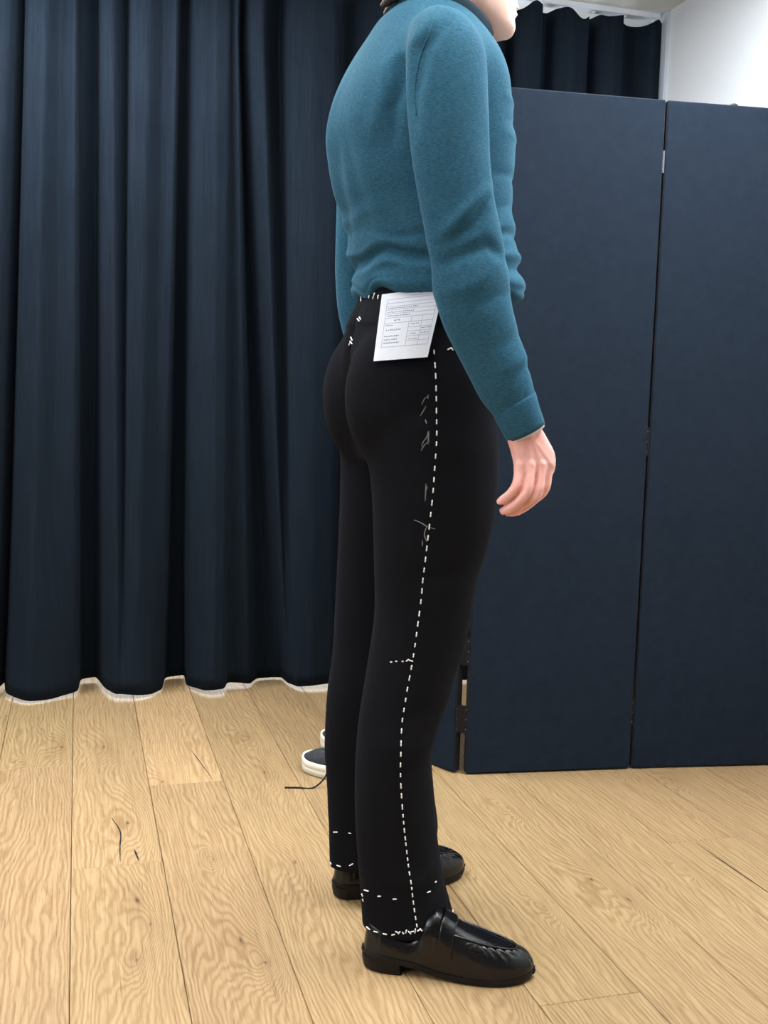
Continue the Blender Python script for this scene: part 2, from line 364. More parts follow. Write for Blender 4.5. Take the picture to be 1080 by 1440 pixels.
# dark filled cracks in single boards: (row, [(d, n)...], width)
def crack(r, pts, w):
    for rr, a, b, o in planks:
        if rr == r and a <= pts[0][0] <= b and a <= pts[-1][0] <= b:
            nm, dm = o.location.x, o.location.y; v = []; f = []
            P = spline([(d, n, 0) for d, n in pts], 14)
            for i, p in enumerate(P):
                ww = w*math.sin(PI*(0.08+0.84*i/13))*(0.75+0.5*random.random())
                for s in (-1, 1):
                    v += [(p[0]-dm, -(p[1]-nm)+s*ww, 0.0003), (p[0]-dm, -(p[1]-nm)+s*ww, -0.002)]
            for i in range(13):
                k = 4*i; f += [(k, k+2, k+6, k+4), (k, k+4, k+5, k+1), (k+2, k+3, k+7, k+6)]
            obj('crack_filler', pymesh('crack_filler', v, f), M['lace'], o, False); return
crack(1, [(2.49, 0.075), (2.40, 0.092), (2.32, 0.088), (2.245, 0.086)], 0.0018)
crack(1, [(2.30, 0.118), (2.24, 0.124)], 0.0022)
crack(2, [(2.95, 0.302), (2.80, 0.322), (2.69, 0.335)], 0.0012)
crack(3, [(2.05, 0.505), (1.98, 0.512), (1.95, 0.520)], 0.0012)
crack(8, [(2.07, 1.365), (1.90, 1.372), (1.75, 1.378)], 0.0018)

# ------------------------------------------------------------------ curtains and rail
PROF = [(-0.382,3.480,-0.339,3.480),(-0.281,3.520,-0.201,3.490),(-0.243,3.660,-0.176,3.560),(-0.235,3.700,-0.160,3.630),(-0.220,3.560,-0.152,3.500),(-0.155,3.470,-0.095,3.470),(-0.076,3.500,-0.051,3.530),(-0.001,3.550,-0.002,3.480),(0.006,3.700,0.004,3.600),(0.055,3.710,0.065,3.660),(0.087,3.560,0.069,3.520),(0.123,3.480,0.109,3.500),(0.138,3.480,0.156,3.600),(0.156,3.475,0.157,3.480),(0.183,3.470,0.210,3.480),(0.229,3.490,0.257,3.530),(0.275,3.550,0.296,3.490),(0.294,3.700,0.313,3.620),(0.353,3.710,0.345,3.680),(0.347,3.570,0.347,3.530),(0.404,3.480,0.392,3.510),(0.436,3.470,0.414,3.475),(0.467,3.480,0.459,3.490),(0.485,3.560,0.471,3.530),(0.569,3.550,0.494,3.500),(0.606,3.630,0.518,3.620),(0.651,3.640,0.534,3.660),(0.684,3.630,0.537,3.530),(0.694,3.550,0.580,3.500),(0.705,3.530,0.602,3.580),(0.714,3.510,0.650,3.620),(0.722,3.490,0.656,3.500),(0.768,3.475,0.727,3.475),(0.851,3.490,0.810,3.490),(0.898,3.620,0.850,3.620)]
def generic(n0, n1, amp=0.08):
    out = []; n = n0
    while n < n1:
        w = random.uniform(0.085, 0.13); g = random.uniform(0.035, 0.06)
        d = 3.50+random.uniform(-0.02, 0.02)
        for dn, dd in ((0, 0.03), (w*0.45, -0.01), (w, 0.02), (w+0.006, amp+0.03), (w+g-0.004, amp+0.05)):
            j = random.uniform(-0.008, 0.008); out.append((n+dn, d+dd, n+dn+j, d+dd*0.9))
        n += w+g
    return out
def curtain_mesh(prof, ztop, zbot, sag):
    P = np.array(prof); k = len(P)
    # rounded corners: resample each control edge and relax
    t = np.linspace(0, k-1, (k-1)*10+1); Q = np.stack([np.interp(t, range(k), P[:, c]) for c in range(4)], 1)
    for _ in range(4): Q[1:-1] = 0.5*Q[1:-1]+0.25*(Q[:-2]+Q[2:])
    zs = np.concatenate([np.linspace(zbot, 0.3, 8)[:-1], np.linspace(0.3, ztop, 40)])
    v, f = [], []; m = len(Q)
    for iz, z in enumerate(zs):
        u = (z-zbot)/(1.9-zbot); u = min(u, 1.12); u = u**0.85
        n = Q[:, 0]*(1-u)+Q[:, 2]*u; d = Q[:, 1]*(1-u)+Q[:, 3]*u
        zz = np.full(m, z)
        if z > 1.9:
            w = (z-1.9)/(ztop-1.9); d = d*(1-0.2*w)+3.555*0.2*w
            zz = z-sag*w*np.abs(np.sin(PI*(n-1.97)/0.118))**1.5*(0.6+0.4*np.sin(n*23))
        if z < 0.35:
            zz = zz+0.006*(1-z/0.35)*np.sin(n*17)
            n = n+0.006*(1-z/0.35)*np.sin(n*40)
        p = [RM(a, b, c) for a, b, c in zip(n, d, zz)]
        v += [tuple(q) for q in p]
    for i in range(len(zs)-1):
        for j in range(m-1): f.append((i*m+j, i*m+j+1, (i+1)*m+j+1, (i+1)*m+j))
    return pymesh('curtain', v, f)
def curtain(prof, label, sag):
    o = obj('curtain', curtain_mesh(prof, CEIL-0.026, 0.012, sag), M['curtain'])
    s = o.modifiers.new('s', 'SOLIDIFY'); s.thickness = 0.003; s.offset = 0
    return tag(o, label, 'curtain', 'floor length black curtains')
left = generic(-2.6, -0.46)+PROF+generic(0.94, 1.2)
curtain(left, 'long black pleated curtain hanging to the floor left of the man', 0.02)
curtain(generic(left[-1][0]-0.012, 1.84)+[(1.945, 3.50, 1.945, 3.50), (1.987, 3.53, 1.987, 3.53)], 'black curtain behind the folding screen, gathered under the white rail', 0.034)
rail = room_obj('curtain_rail', [(N0+0.02, N1-0.014, 3.535, 3.575, CEIL-0.019, CEIL)], M['rail'], bevel=0.002)
tag(rail, 'white curtain rail fixed along the ceiling', 'curtain rail')
hook = box_mesh('rail_glider', [(-0.002, 0.002, -0.002, 0.002, -0.0065, 0.0), (-0.006, 0.006, -0.005, 0.005, -0.003, 0.0)])
for k in range(42):
    o = obj('rail_glider', hook, M['rail'], rail, False); o.location = (1.97-k*0.118, 3.555, CEIL-0.019)

# ------------------------------------------------------------------ folding screen
SH = 1.778
def panel(name, A, B, thick, label_mat):
    """one leaf from floor point A to floor point B (front face on the A-B line)"""
    v = (B-A); L = v.length; ang = math.atan2(v.y, v.x)
    o = obj(name, box_mesh(name, [(0, L, 0, thick, 0.004, SH)], bevel=0.003, seg=2), M['screen'], screen, False)
    o.location = A; o.rotation_euler = (0, 0, ang)
    e = obj('edge_binding', box_mesh('edge_binding', [(-0.0012, 0.0, 0.003, thick-0.003, 0.006, SH-0.003), (L, L+0.0012, 0.003, thick-0.003, 0.006, SH-0.003), (0.002, L-0.002, 0.004, thick-0.004, SH, SH+0.001)]), M['screenedge'], o, False)
    return o, L
screen = bpy.data.objects.new('folding_screen', None); COL.objects.link(screen)
tag(screen, 'tall black fabric folding room divider screen with hinged leaves', 'screen')
A1, B1 = Vector((-0.105, 3.115, 0)), Vector((0.205, 2.776, 0))
A2, B2 = Vector((0.2395, 2.767, 0)), Vector((0.6935, 2.849, 0))
v3 = Vector((math.sin(math.radians(81.18)), math.cos(math.radians(81.18)), 0)); A3 = Vector((0.7015, 2.852, 0)); B3 = A3+v3*0.462
TH = 0.026
p1, L1 = panel('leaf', A1, B1, TH, 0); p2, L2 = panel('leaf', A2, B2, TH, 0); p3, L3 = panel('leaf', A3, B3, TH, 0)
def hinge(A, B, z, mat, gap_open=False, h=0.075):
    mid = (A+B)/2; v = (B-A); L = max(v.length, 0.004); ang = math.atan2(v.y, v.x)
    bm = bmesh.new()
    box_bm(bm, -L/2-0.001, -0.001, -0.001, 0.002, -h/2, h/2); box_bm(bm, 0.001, L/2+0.001, -0.001, 0.002, -h/2, h/2)
    bmesh.ops.create_cone(bm, cap_ends=True, segments=12, radius1=0.0032, radius2=0.0032, depth=h*1.02)
    me = bpy.data.meshes.new('hinge'); bm.to_mesh(me); bm.free()
    o = obj('hinge', me, mat, screen, False); o.location = mid+Vector((0, 0.0065, z)); o.rotation_euler = (0, 0, ang)
    sm = bmesh.new(); bmesh.ops.create_uvsphere(sm, u_segments=8, v_segments=6, radius=0.0022); me = bpy.data.meshes.new('screw'); sm.to_mesh(me); sm.free()
    for sx in (-1, 1):
        for dz in (-h*0.36, 0, h*0.36):
            s = obj('screw', me, M['steel'], o); s.location = (sx*L*0.36, -0.0015, dz); s.scale = (1, 0.5, 1)
for z in (0.15, 0.335, 1.05, 1.58): hinge(B1, A2, z, M['blackmetal'])
for z in (0.16, 0.9): hinge(B2, A3, z, M['blackmetal'])
hinge(B2, A3, 1.625, M['steel'], h=0.055)
nub = obj('corner_nub', pymesh('corner_nub', *ellipsoid((0, 0, 0), (0.012, 0.006, 0.007), 14, 8)), M['screenedge'], p3); nub.location = (0.185, 0.012, SH+0.001)

# ------------------------------------------------------------------ the man
OM = Vector((0.01, 1.94, 0)); YAW = math.radians(18)      # local x = forward, y = his left, z = up
CX, SX = math.cos(YAW), math.sin(YAW)
def legrow(z, fb, ff, l0, b, n=1.9, rot=0.0):
    hx = CX*(ff-fb)/2; a = math.sqrt(max(hx*hx-(SX*b)**2, 1e-5))/CX
    return (z, (ff+fb)/2, l0, a, b, n, rot)
def lat_of(z): return float(np.interp(z, [0.06, 0.53, 0.88, 1.0], [0.124, 0.107, 0.095, 0.09]))
RLEG = [legrow(z, b_, f_, -lat_of(z), w_, n_, r_) for z, b_, f_, w_, n_, r_ in (
    (0.060, -0.068, 0.107, 0.066, 1.8, -0.15), (0.10, -0.071, 0.096, 0.062, 1.8, -0.12), (0.16, -0.078, 0.080, 0.060, 1.8, -0.08), (0.24, -0.086, 0.069, 0.062, 1.8, 0), (0.31, -0.089, 0.062, 0.065, 1.8, 0),
    (0.385, -0.088, 0.057, 0.068, 1.8, 0), (0.425, -0.085, 0.066, 0.069, 1.8, 0), (0.46, -0.081, 0.083, 0.070, 1.8, 0), (0.51, -0.073, 0.098, 0.071, 1.85, 0), (0.556, -0.066, 0.112, 0.072, 1.9, 0), (0.62, -0.058, 0.126, 0.074, 1.9, 0),
    (0.69, -0.059, 0.136, 0.079, 1.95, 0), (0.735, -0.061, 0.150, 0.083, 2, 0), (0.785, -0.063, 0.162, 0.088, 2, 0), (0.85, -0.068, 0.168, 0.092, 2, 0), (0.90, -0.076, 0.168, 0.092, 2, 0), (0.96, -0.084, 0.164, 0.088, 2, 0))]
LLEG = [legrow(z, b_, f_, lat_of(z), w_, n_, r_) for z, b_, f_, w_, n_, r_ in (
    (0.071, -0.067, 0.156, 0.067, 1.8, 0.12), (0.114, -0.070, 0.170, 0.064, 1.8, 0.12), (0.187, -0.075, 0.160, 0.062, 1.8, 0.08), (0.254, -0.079, 0.146, 0.062, 1.8, 0.04), (0.31, -0.084, 0.125, 0.065, 1.8, 0), (0.37, -0.084, 0.100, 0.067, 1.8, 0),
    (0.43, -0.082, 0.090, 0.069, 1.8, 0), (0.50, -0.074, 0.100, 0.070, 1.85, 0), (0.58, -0.072, 0.115, 0.073, 1.9, 0), (0.70, -0.070, 0.135, 0.080, 1.95, 0), (0.80, -0.069, 0.150, 0.088, 2, 0), (0.88, -0.071, 0.158, 0.091, 2, 0), (0.96, -0.080, 0.158, 0.088, 2, 0))]
PELVIS = [(0.88, 0.052, 0, 0.105, 0.155, 2.2, 0), (0.93, 0.050, 0, 0.120, 0.176, 2.2, 0), (0.99, 0.049, 0, 0.132, 0.180, 2.2, 0), (1.05, 0.049, 0, 0.138, 0.176, 2.2, 0),
          (1.10, 0.051, 0, 0.137, 0.167, 2.2, 0.03), (1.14, 0.054, 0, 0.126, 0.157, 2.2, 0.05), (1.17, 0.057, 0, 0.114, 0.148, 2.2, 0.06), (1.205, 0.060, 0, 0.105, 0.140, 2.2, 0.08)]
tr = union([zrings(RLEG, 90), zrings(LLEG, 90), zrings(PELVIS, 50),
            ellipsoid((-0.004, -0.076, 1.000), (0.106, 0.090, 0.140)), ellipsoid((-0.004, 0.076, 1.000), (0.106, 0.090, 0.140))], 0.0042)
keep = sstep(0.10, 0.16, co(tr)[:, 2])*0.9+0.1
smooth(tr, 34, 0.5, keep)
P = co(tr); Nn = normals(tr)
rl = P[:, 1] < 0
def groove(P, Nn, poly, w, amp, mask):
    d, t = seg_dist(P[:, [0, 2]], poly); env = np.sin(PI*np.clip(t, 0.02, 0.98))**0.5
    return P + Nn*(amp*np.exp(-(d/w)**2)*env*mask)[:, None]
out_r = np.clip(-Nn[:, 1]*1.5, 0, 1)*(P[:, 1] < -0.02)
back_m = np.clip(-Nn[:, 0]*1.5, 0, 1)
for poly, w, amp in (([(0.10, 0.52), (0.03, 0.47), (-0.05, 0.45)], 0.016, -0.003), ([(0.09, 0.44), (0.03, 0.40), (-0.06, 0.40)], 0.018, 0.003), ([(0.14, 0.74), (0.05, 0.70), (-0.02, 0.69)], 0.02, -0.003),
                     ([(0.10, 0.20), (0.02, 0.16), (-0.06, 0.17)], 0.018, 0.003), ([(-0.06, 0.93), (0.02, 0.88), (0.10, 0.88)], 0.03, -0.003)):
    P = groove(P, Nn, poly, w, amp, out_r)
# centre back seam and the rise between the seat halves
d = np.abs(P[:, 1]-0.0); zmask = sstep(0.90, 0.96, P[:, 2])*(1-sstep(1.10, 1.17, P[:, 2]))
P = P + Nn*(-0.010*np.exp(-(d/0.014)**2)*zmask*back_m)[:, None]
# waistband step
P = P - Nn*(0.0022*sstep(1.118, 1.124, P[:, 2])*-1)[:, None]
setco(tr, P); smooth(tr, 1, 0.4)

# sweater
DEL = math.radians(24); CD, SD = math.cos(DEL), math.sin(DEL)
def torow(z, xl, xr, b, n=2.25, sq=0.97):
    hx = (xr-xl)/2; a = math.sqrt(max(hx*hx-(SD*b)**2, 1e-4))/CD*sq
    return (z, (xl+xr)/2/CX, 0.0, a, b, n, DEL-YAW)
TORSO = [torow(*r) for r in ((1.172, -0.071, 0.219, 0.168), (1.182, -0.080, 0.227, 0.176), (1.197, -0.082, 0.228, 0.178), (1.212, -0.079, 0.221, 0.173), (1.222, -0.075, 0.215, 0.166), (1.235, -0.081, 0.214, 0.168), (1.255, -0.086, 0.211, 0.167),
         (1.30, -0.094, 0.203, 0.166), (1.364, -0.1155, 0.198, 0.170), (1.41, -0.126, 0.199, 0.178), (1.445, -0.132, 0.198, 0.184), (1.50, -0.128, 0.188, 0.190), (1.55, -0.112, 0.180, 0.186),
         (1.59, -0.091, 0.163, 0.165), (1.625, -0.066, 0.143, 0.128), (1.652, -0.045, 0.128, 0.092), (1.672, -0.022, 0.120, 0.074))]
RARM = [(0.03, -0.10, 1.592, 0.045, 0.040), (0.018, -0.150, 1.577, 0.058, 0.050), (0.008, -0.192, 1.542, 0.066, 0.055), (0.003, -0.214, 1.49, 0.067, 0.054), (0.003, -0.226, 1.43, 0.065, 0.053), (0.006, -0.233, 1.375, 0.062, 0.051), (0.019, -0.238, 1.30, 0.060, 0.050),
        (0.032, -0.242, 1.245, 0.061, 0.050), (0.042, -0.245, 1.19, 0.063, 0.051), (0.053, -0.248, 1.14, 0.059, 0.049), (0.070, -0.250, 1.10, 0.053, 0.046), (0.089, -0.252, 1.06, 0.048, 0.044), (0.106, -0.255, 1.02, 0.043, 0.041), (0.122, -0.257, 0.99, 0.036, 0.036), (0.129, -0.258, 0.975, 0.034, 0.033)]
LARM = [(x+float(np.interp(z, [1.10, 1.24, 1.38, 1.60], [-0.022, -0.020, 0.006, 0.012])), -y-0.004, z, a, b) for x, y, z, a, b in RARM]
sw = union([zrings(TORSO, 80), tube(RARM, 90), tube(LARM, 90)], 0.0042)
smooth(sw, 7, 0.5)
P = co(sw); smooth(sw, 40, 0.5, sstep(1.40, 1.50, P[:, 2])*sstep(0.08, 0.13, np.abs(P[:, 1])))
P = co(sw); Nn = normals(sw)
armm = (P[:, 1] < -0.165)*1.0
outm = np.clip(-Nn[:, 1]*1.6+0.3, 0, 1)*(P[:, 1] < -0.05)
torm = (P[:, 1] > -0.19)*(P[:, 1] < 0.2)*1.0
for poly, w, amp, m in (
    ([(0.06, 1.33), (0.015, 1.285), (-0.02, 1.245)], 0.010, 0.006, armm), ([(0.05, 1.30), (0.02, 1.262), (-0.01, 1.235)], 0.011, -0.008, armm),
    ([(0.09, 1.22), (0.05, 1.235), (0.0, 1.215), (-0.02, 1.20)], 0.013, -0.009, armm), ([(0.06, 1.20), (0.02, 1.175), (-0.015, 1.16)], 0.012, 0.004, armm),
    ([(0.10, 1.17), (0.07, 1.165), (0.03, 1.145)], 0.010, -0.003, armm), ([(0.13, 1.10), (0.10, 1.095), (0.06, 1.085)], 0.012, -0.0025, armm),
    ([(0.15, 1.045), (0.13, 1.05), (0.10, 1.03)], 0.008, -0.0022, armm), ([(0.145, 1.07), (0.11, 1.06), (0.07, 1.045)], 0.009, 0.002, armm),
    ([(0.03, 1.50), (-0.01, 1.45), (-0.02, 1.38)], 0.012, 0.002, armm), ([(0.055, 1.46), (0.06, 1.38), (0.06, 1.30)], 0.008, 0.0015, armm),
    # folds round the armhole
    ([(0.00, 1.585), (-0.045, 1.53), (-0.062, 1.46), (-0.06, 1.40)], 0.009, -0.010, outm), ([(-0.02, 1.585), (-0.065, 1.53), (-0.082, 1.46), (-0.085, 1.42)], 0.010, 0.006, outm),
    ([(-0.03, 1.60), (-0.075, 1.54), (-0.10, 1.46)], 0.010, 0.0025, outm)):
    P = groove(P, Nn, poly, w, amp, m)
# horizontal rolls of cloth above the hem, running round the waist
th = np.arctan2(P[:, 1], P[:, 0]-0.065)
for z0, amp, w, k, ph in ((1.232, -0.013, 0.008, 2.0, 0.4), (1.252, 0.006, 0.009, 3.0, 1.4), (1.276, -0.006, 0.008, 2.0, 2.2), (1.212, 0.006, 0.010, 2.0, 0.2), (1.195, -0.004, 0.005, 3.0, 1.2), (1.300, 0.003, 0.012, 2.0, 1.0), (1.330, -0.003, 0.012, 3.0, 2.0)):
    zz = z0+0.010*np.sin(k*th+ph)+0.004*np.sin(7*th+ph)
    P = P + Nn*(amp*np.exp(-((P[:, 2]-zz)/w)**2)*torm*(0.55+0.45*np.sin(2*th+ph*2)))[:, None]
# long soft drapes on the back and chest
for a0, z0, z1, slope, w, amp in ((2.75, 1.28, 1.58, 0.25, 0.05, 0.004), (-2.7, 1.26, 1.52, -0.2, 0.05, -0.003), (-2.35, 1.25, 1.45, -0.4, 0.06, 0.004), (2.95, 1.24, 1.50, 0.3, 0.05, -0.003)):
    c = a0+slope*(P[:, 2]-z0)/0.2; dd = np.abs((th-c+PI) % (2*PI)-PI)
    P = P + Nn*(amp*np.exp(-(dd/w/2.2)**2)*sstep(z0, z0+0.08, P[:, 2])*(1-sstep(z1-0.1, z1, P[:, 2]))*torm)[:, None]
for poly, amp in (([(0.23, 1.50), (0.18, 1.47), (0.12, 1.46)], -0.003), ([(0.23, 1.47), (0.18, 1.445), (0.12, 1.44)], 0.002), ([(0.22, 1.53), (0.17, 1.50), (0.12, 1.50)], 0.003), ([(0.22, 1.36), (0.17, 1.38), (0.1, 1.37)], -0.003)):
    P = groove(P, Nn, poly, 0.008, amp, (P[:, 1] > -0.16)*1.0)
# the hem rides up over the back of the waistband
bump_c = np.exp(-((np.abs((th+2.72+PI) % (2*PI)-PI))/0.22)**2)
P[:, 2] += 0.012*bump_c*(1-sstep(1.172, 1.215, P[:, 2]))
P[:, 2] += (0.004*np.sin(5*th+1.0)+0.003*np.sin(9*th))*(1-sstep(1.172, 1.21, P[:, 2]))
setco(sw, P); smooth(sw, 1, 0.4)

# body: one continuous figure, head and hands in full detail
HEAD = [(1.640, 0.158, 0, 0.024, 0.022, 2, 0), (1.646, 0.160, 0, 0.040, 0.034, 2.1, 0), (1.655, 0.158, 0, 0.048, 0.044, 2.2, 0), (1.668, 0.148, 0, 0.0555, 0.052, 2.2, 0), (1.684, 0.137, 0, 0.068, 0.058, 2.2, 0),
        (1.70, 0.128, 0, 0.078, 0.062, 2.2, 0), (1.72, 0.122, 0, 0.085, 0.066, 2.2, 0), (1.745, 0.113, 0, 0.092, 0.070, 2.2, 0), (1.768, 0.106, 0, 0.094, 0.072, 2.2, 0), (1.79, 0.103, 0, 0.101, 0.074, 2.2, 0),
        (1.82, 0.101, 0, 0.100, 0.075, 2.1, 0), (1.848, 0.100, 0, 0.090, 0.069, 2.0, 0), (1.868, 0.100, 0, 0.070, 0.055, 2.0, 0), (1.880, 0.100, 0, 0.035, 0.030, 2.0, 0)]
parts = [zrings(HEAD, 60)]
parts.append(tube([(0.020, 0, 1.52, 0.068, 0.075), (0.040, 0, 1.60, 0.060, 0.064), (0.065, 0, 1.66, 0.056, 0.058), (0.085, 0, 1.72, 0.056, 0.056), (0.095, 0, 1.75, 0.05, 0.05)], 30))
# chin, lips, nose, ears, brow
parts.append(ellipsoid((0.190, 0, 1.656), (0.017, 0.022, 0.014)))
parts.append(ellipsoid((0.199, 0, 1.6835), (0.0125, 0.021, 0.0058))); parts.append(ellipsoid((0.201, 0, 1.6955), (0.0125, 0.023, 0.0055)))
parts.append(tube([(0.190, 0, 1.785, 0.010, 0.008), (0.208, 0, 1.760, 0.010, 0.009), (0.217, 0, 1.738, 0.010, 0.010), (0.219, 0, 1.727, 0.008, 0.011), (0.205, 0, 1.716, 0.006, 0.012)], 24, 20))
for s in (-1, 1):
    parts.append(ellipsoid((0.210, s*0.013, 1.724), (0.011, 0.007, 0.007)))
    parts.append(ellipsoid((0.095, s*0.078, 1.765), (0.017, 0.007, 0.032), rot=Matrix.Rotation(0.2, 3, 'Y')))
    parts.append(ellipsoid((0.088, s*0.082, 1.778), (0.017, 0.008, 0.020)))
    parts.append(ellipsoid((0.188, s*0.033, 1.788), (0.012, 0.026, 0.007)))
    parts.append(ellipsoid((0.178, s*0.036, 1.742), (0.020, 0.024, 0.018)))
parts.append(zrings([(0.955, 0.05, 0, 0.06, 0.10, 2, 0), (1.02, 0.05, 0, 0.09, 0.135, 2, 0), (1.16, 0.06, 0, 0.10, 0.125, 2, 0.06), (1.30, 0.056, 0, 0.105, 0.13, 2, 0.1), (1.45, 0.038, 0, 0.12, 0.15, 2, 0.1), (1.54, 0.03, 0, 0.09, 0.145, 2, 0.1), (1.60, 0.03, 0, 0.06, 0.08, 2, 0.1)], 40))
for LEG, s in ((RLEG, -1), (LLEG, 1)):
    parts.append(tube([(r[1]-(0.02 if r[0] < 0.2 else 0), r[2], r[0], max(r[3]*0.6, 0.03), r[4]*0.62) for r in LEG if r[0] > 0.05], 40))
for ARM in (RARM, LARM):
    parts.append(tube([(x, y, z, a*0.72, b*0.72) for x, y, z, a, b in ARM], 40))
def hand(dx, my):
    def q(rows): return [(x+dx, (y+(-0.0))*my, z, a, b) for x, y, z, a, b in rows]
    H = [tube(q([(0.118, -0.256, 1.01, 0.028, 0.024), (0.136, -0.258, 0.975, 0.0285, 0.022), (0.150, -0.261, 0.945, 0.030, 0.019), (0.161, -0.265, 0.920, 0.034, 0.0165), (0.167, -0.268, 0.902, 0.037, 0.0150), (0.166, -0.269, 0.888, 0.0345, 0.0125), (0.164, -0.268, 0.880, 0.028, 0.009)]), 26, 36, n=2.4)]
    for rows, r in (
        ([(0.183, -0.262, 0.915), (0.1905, -0.268, 0.899), (0.1885, -0.272, 0.878), (0.184, -0.272, 0.857), (0.172, -0.263, 0.840), (0.158, -0.251, 0.828), (0.148, -0.242, 0.822)], 0.0088),
        ([(0.170, -0.264, 0.915), (0.174, -0.275, 0.897), (0.1715, -0.282, 0.874), (0.166, -0.284, 0.850), (0.153, -0.275, 0.832), (0.138, -0.262, 0.820), (0.126, -0.252, 0.816)], 0.0092),
        ([(0.155, -0.264, 0.915), (0.155, -0.275, 0.897), (0.1515, -0.283, 0.875), (0.146, -0.286, 0.853), (0.134, -0.279, 0.836), (0.122, -0.268, 0.824), (0.114, -0.260, 0.819)], 0.0088),
        ([(0.142, -0.262, 0.912), (0.138, -0.271, 0.895), (0.1345, -0.277, 0.878), (0.130, -0.280, 0.863), (0.121, -0.276, 0.849), (0.112, -0.268, 0.839), (0.107, -0.263, 0.834)], 0.0078)):
        rr = [r*1.05, r*1.12, r*0.98, r*1.04, r*0.92, r*0.90, r*0.62]
        H.append(tube(q([(*p, a, a) for p, a in zip(rows, rr)]), 26, 18))
        kx, ky, kz = rows[1]; H.append(ellipsoid(((kx+dx), (ky-0.002)*my, kz), (r*1.1, r*0.95, r*1.15)))
    H.append(tube(q([(0.150, -0.250, 0.952, 0.012, 0.012), (0.166, -0.240, 0.930, 0.0150, 0.0150), (0.180, -0.230, 0.905, 0.0122, 0.0120), (0.184, -0.224, 0.880, 0.0105, 0.0105), (0.180, -0.224, 0.858, 0.0098, 0.0088), (0.175, -0.226, 0.845, 0.006, 0.006)]), 26, 18))
    H.append(ellipsoid((0.160+dx, -0.248*my, 0.915), (0.020, 0.010, 0.028)))
    return H
HDX = -0.0105
parts += hand(HDX, 1); parts += hand(HDX-0.022, -1)
body = union(parts, 0.0023); smooth(body, 3, 0.4)
P = co(body); Nn = normals(body)
# mouth line and the dent under the lower lip
m = (P[:, 0] > 0.185)*(np.abs(P[:, 1]) < 0.03)
P = P - Nn*(m*(0.0035*np.exp(-((P[:, 2]-1.6897)/0.0022)**2)*np.clip(1-np.abs(P[:, 1])/0.028, 0, 1)+0.0015*np.exp(-((P[:, 2]-1.672)/0.004)**2)*np.clip(1-np.abs(P[:, 1])/0.022, 0, 1)))[:, None]
# tendons on the back of the hands and knuckle creases
hm = (P[:, 2] < 0.95)*(P[:, 2] > 0.80)*(P[:, 1] < -0.2)*(Nn[:, 1] < -0.2)
Q = P[:, [0, 2]]-np.array([HDX, 0])
for a, b in (((0.152, 0.945), (0.190, 0.900)), ((0.150, 0.945), (0.174, 0.898)), ((0.148, 0.945), (0.155, 0.898)), ((0.143, 0.943), (0.138, 0.896))):
    d, _ = seg_dist(Q, [a, b]); P = P + Nn*(0.0011*np.exp(-(d/0.0035)**2)*hm)[:, None]
    d = np.linalg.norm(Q-np.array(b), axis=1); P = P + Nn*(0.0014*np.exp(-(d/0.0065)**2)*hm)[:, None]
# clefts between the fingers
for poly in ([(0.1815, 0.893), (0.1800, 0.872), (0.1750, 0.852), (0.1610, 0.836), (0.1460, 0.824)], [(0.1645, 0.893), (0.1615, 0.873), (0.1560, 0.850), (0.1430, 0.833), (0.1280, 0.821)], [(0.1465, 0.893), (0.1430, 0.874), (0.1375, 0.857), (0.1270, 0.842), (0.1140, 0.829)]):
    d, t_ = seg_dist(Q, poly); P = P - Nn*(0.0030*np.exp(-(d/0.0022)**2)*hm*np.clip(t_*6, 0, 1))[:, None]
# creases over the middle joints
for c_ in ((0.1840, 0.857), (0.1660, 0.850), (0.1460, 0.853), (0.1300, 0.863)):
    for k in (-0.003, 0.0005, 0.004):
        d = np.abs(Q[:, 1]-c_[1]-k-0.3*(Q[:, 0]-c_[0])); P = P - Nn*(0.0005*np.exp(-(d/0.0009)**2)*hm*(np.abs(Q[:, 0]-c_[0]) < 0.008))[:, None]
setco(body, P)
person = obj('person', body, M['skin'])
person.location = OM; person.rotation_euler = (0, 0, YAW)
tag(person, 'man in teal sweater and black basted trousers standing with his back half turned', 'person')
sweater = obj('sweater', sw, M['wool'], person); sweater['label'] = 'fine knit dark teal sweater with a collar'
trousers = obj('trousers', tr, M['trouser'], person); trousers['label'] = 'black wool trousers with white basting stitches'
SEAMSW = [(0.004, 1.625), (-0.015, 1.600), (-0.036, 1.553), (-0.050, 1.508), (-0.055, 1.465), (-0.054, 1.43)]
# raised sleeve seam running from the collar round the back of the armhole
bvs = BVHTree.FromPolygons([v.co[:] for v in sw.vertices], [p.vertices[:] for p in sw.polygons])
pts = []
for f_, z_ in spline([(a, b, 0) for a, b in SEAMSW], 40)[:, :2]:
    h = bvs.ray_cast(Vector((f_, -0.6, z_)), Vector((0, 1, 0)))
    if h[0] is not None: pts.append((*(h[0]+h[1]*0.0002), 0.0011, 0.0016))
obj('shoulder_seam', pymesh('shoulder_seam', *tube(pts, 60, 8, ref=(1, 0, 0))), M['wool'], sweater)
# eyes
for s in (-1, 1):
    e = obj('eye', pymesh('eye', *ellipsoid((0.181, s*0.033, 1.770), (0.0125, 0.0125, 0.0115), 20, 12)), M['paper'], person)
    obj('iris', pymesh('iris', *ellipsoid((0.191, s*0.033, 1.770), (0.003, 0.0055, 0.0055), 16, 8)), M['hair'], e)
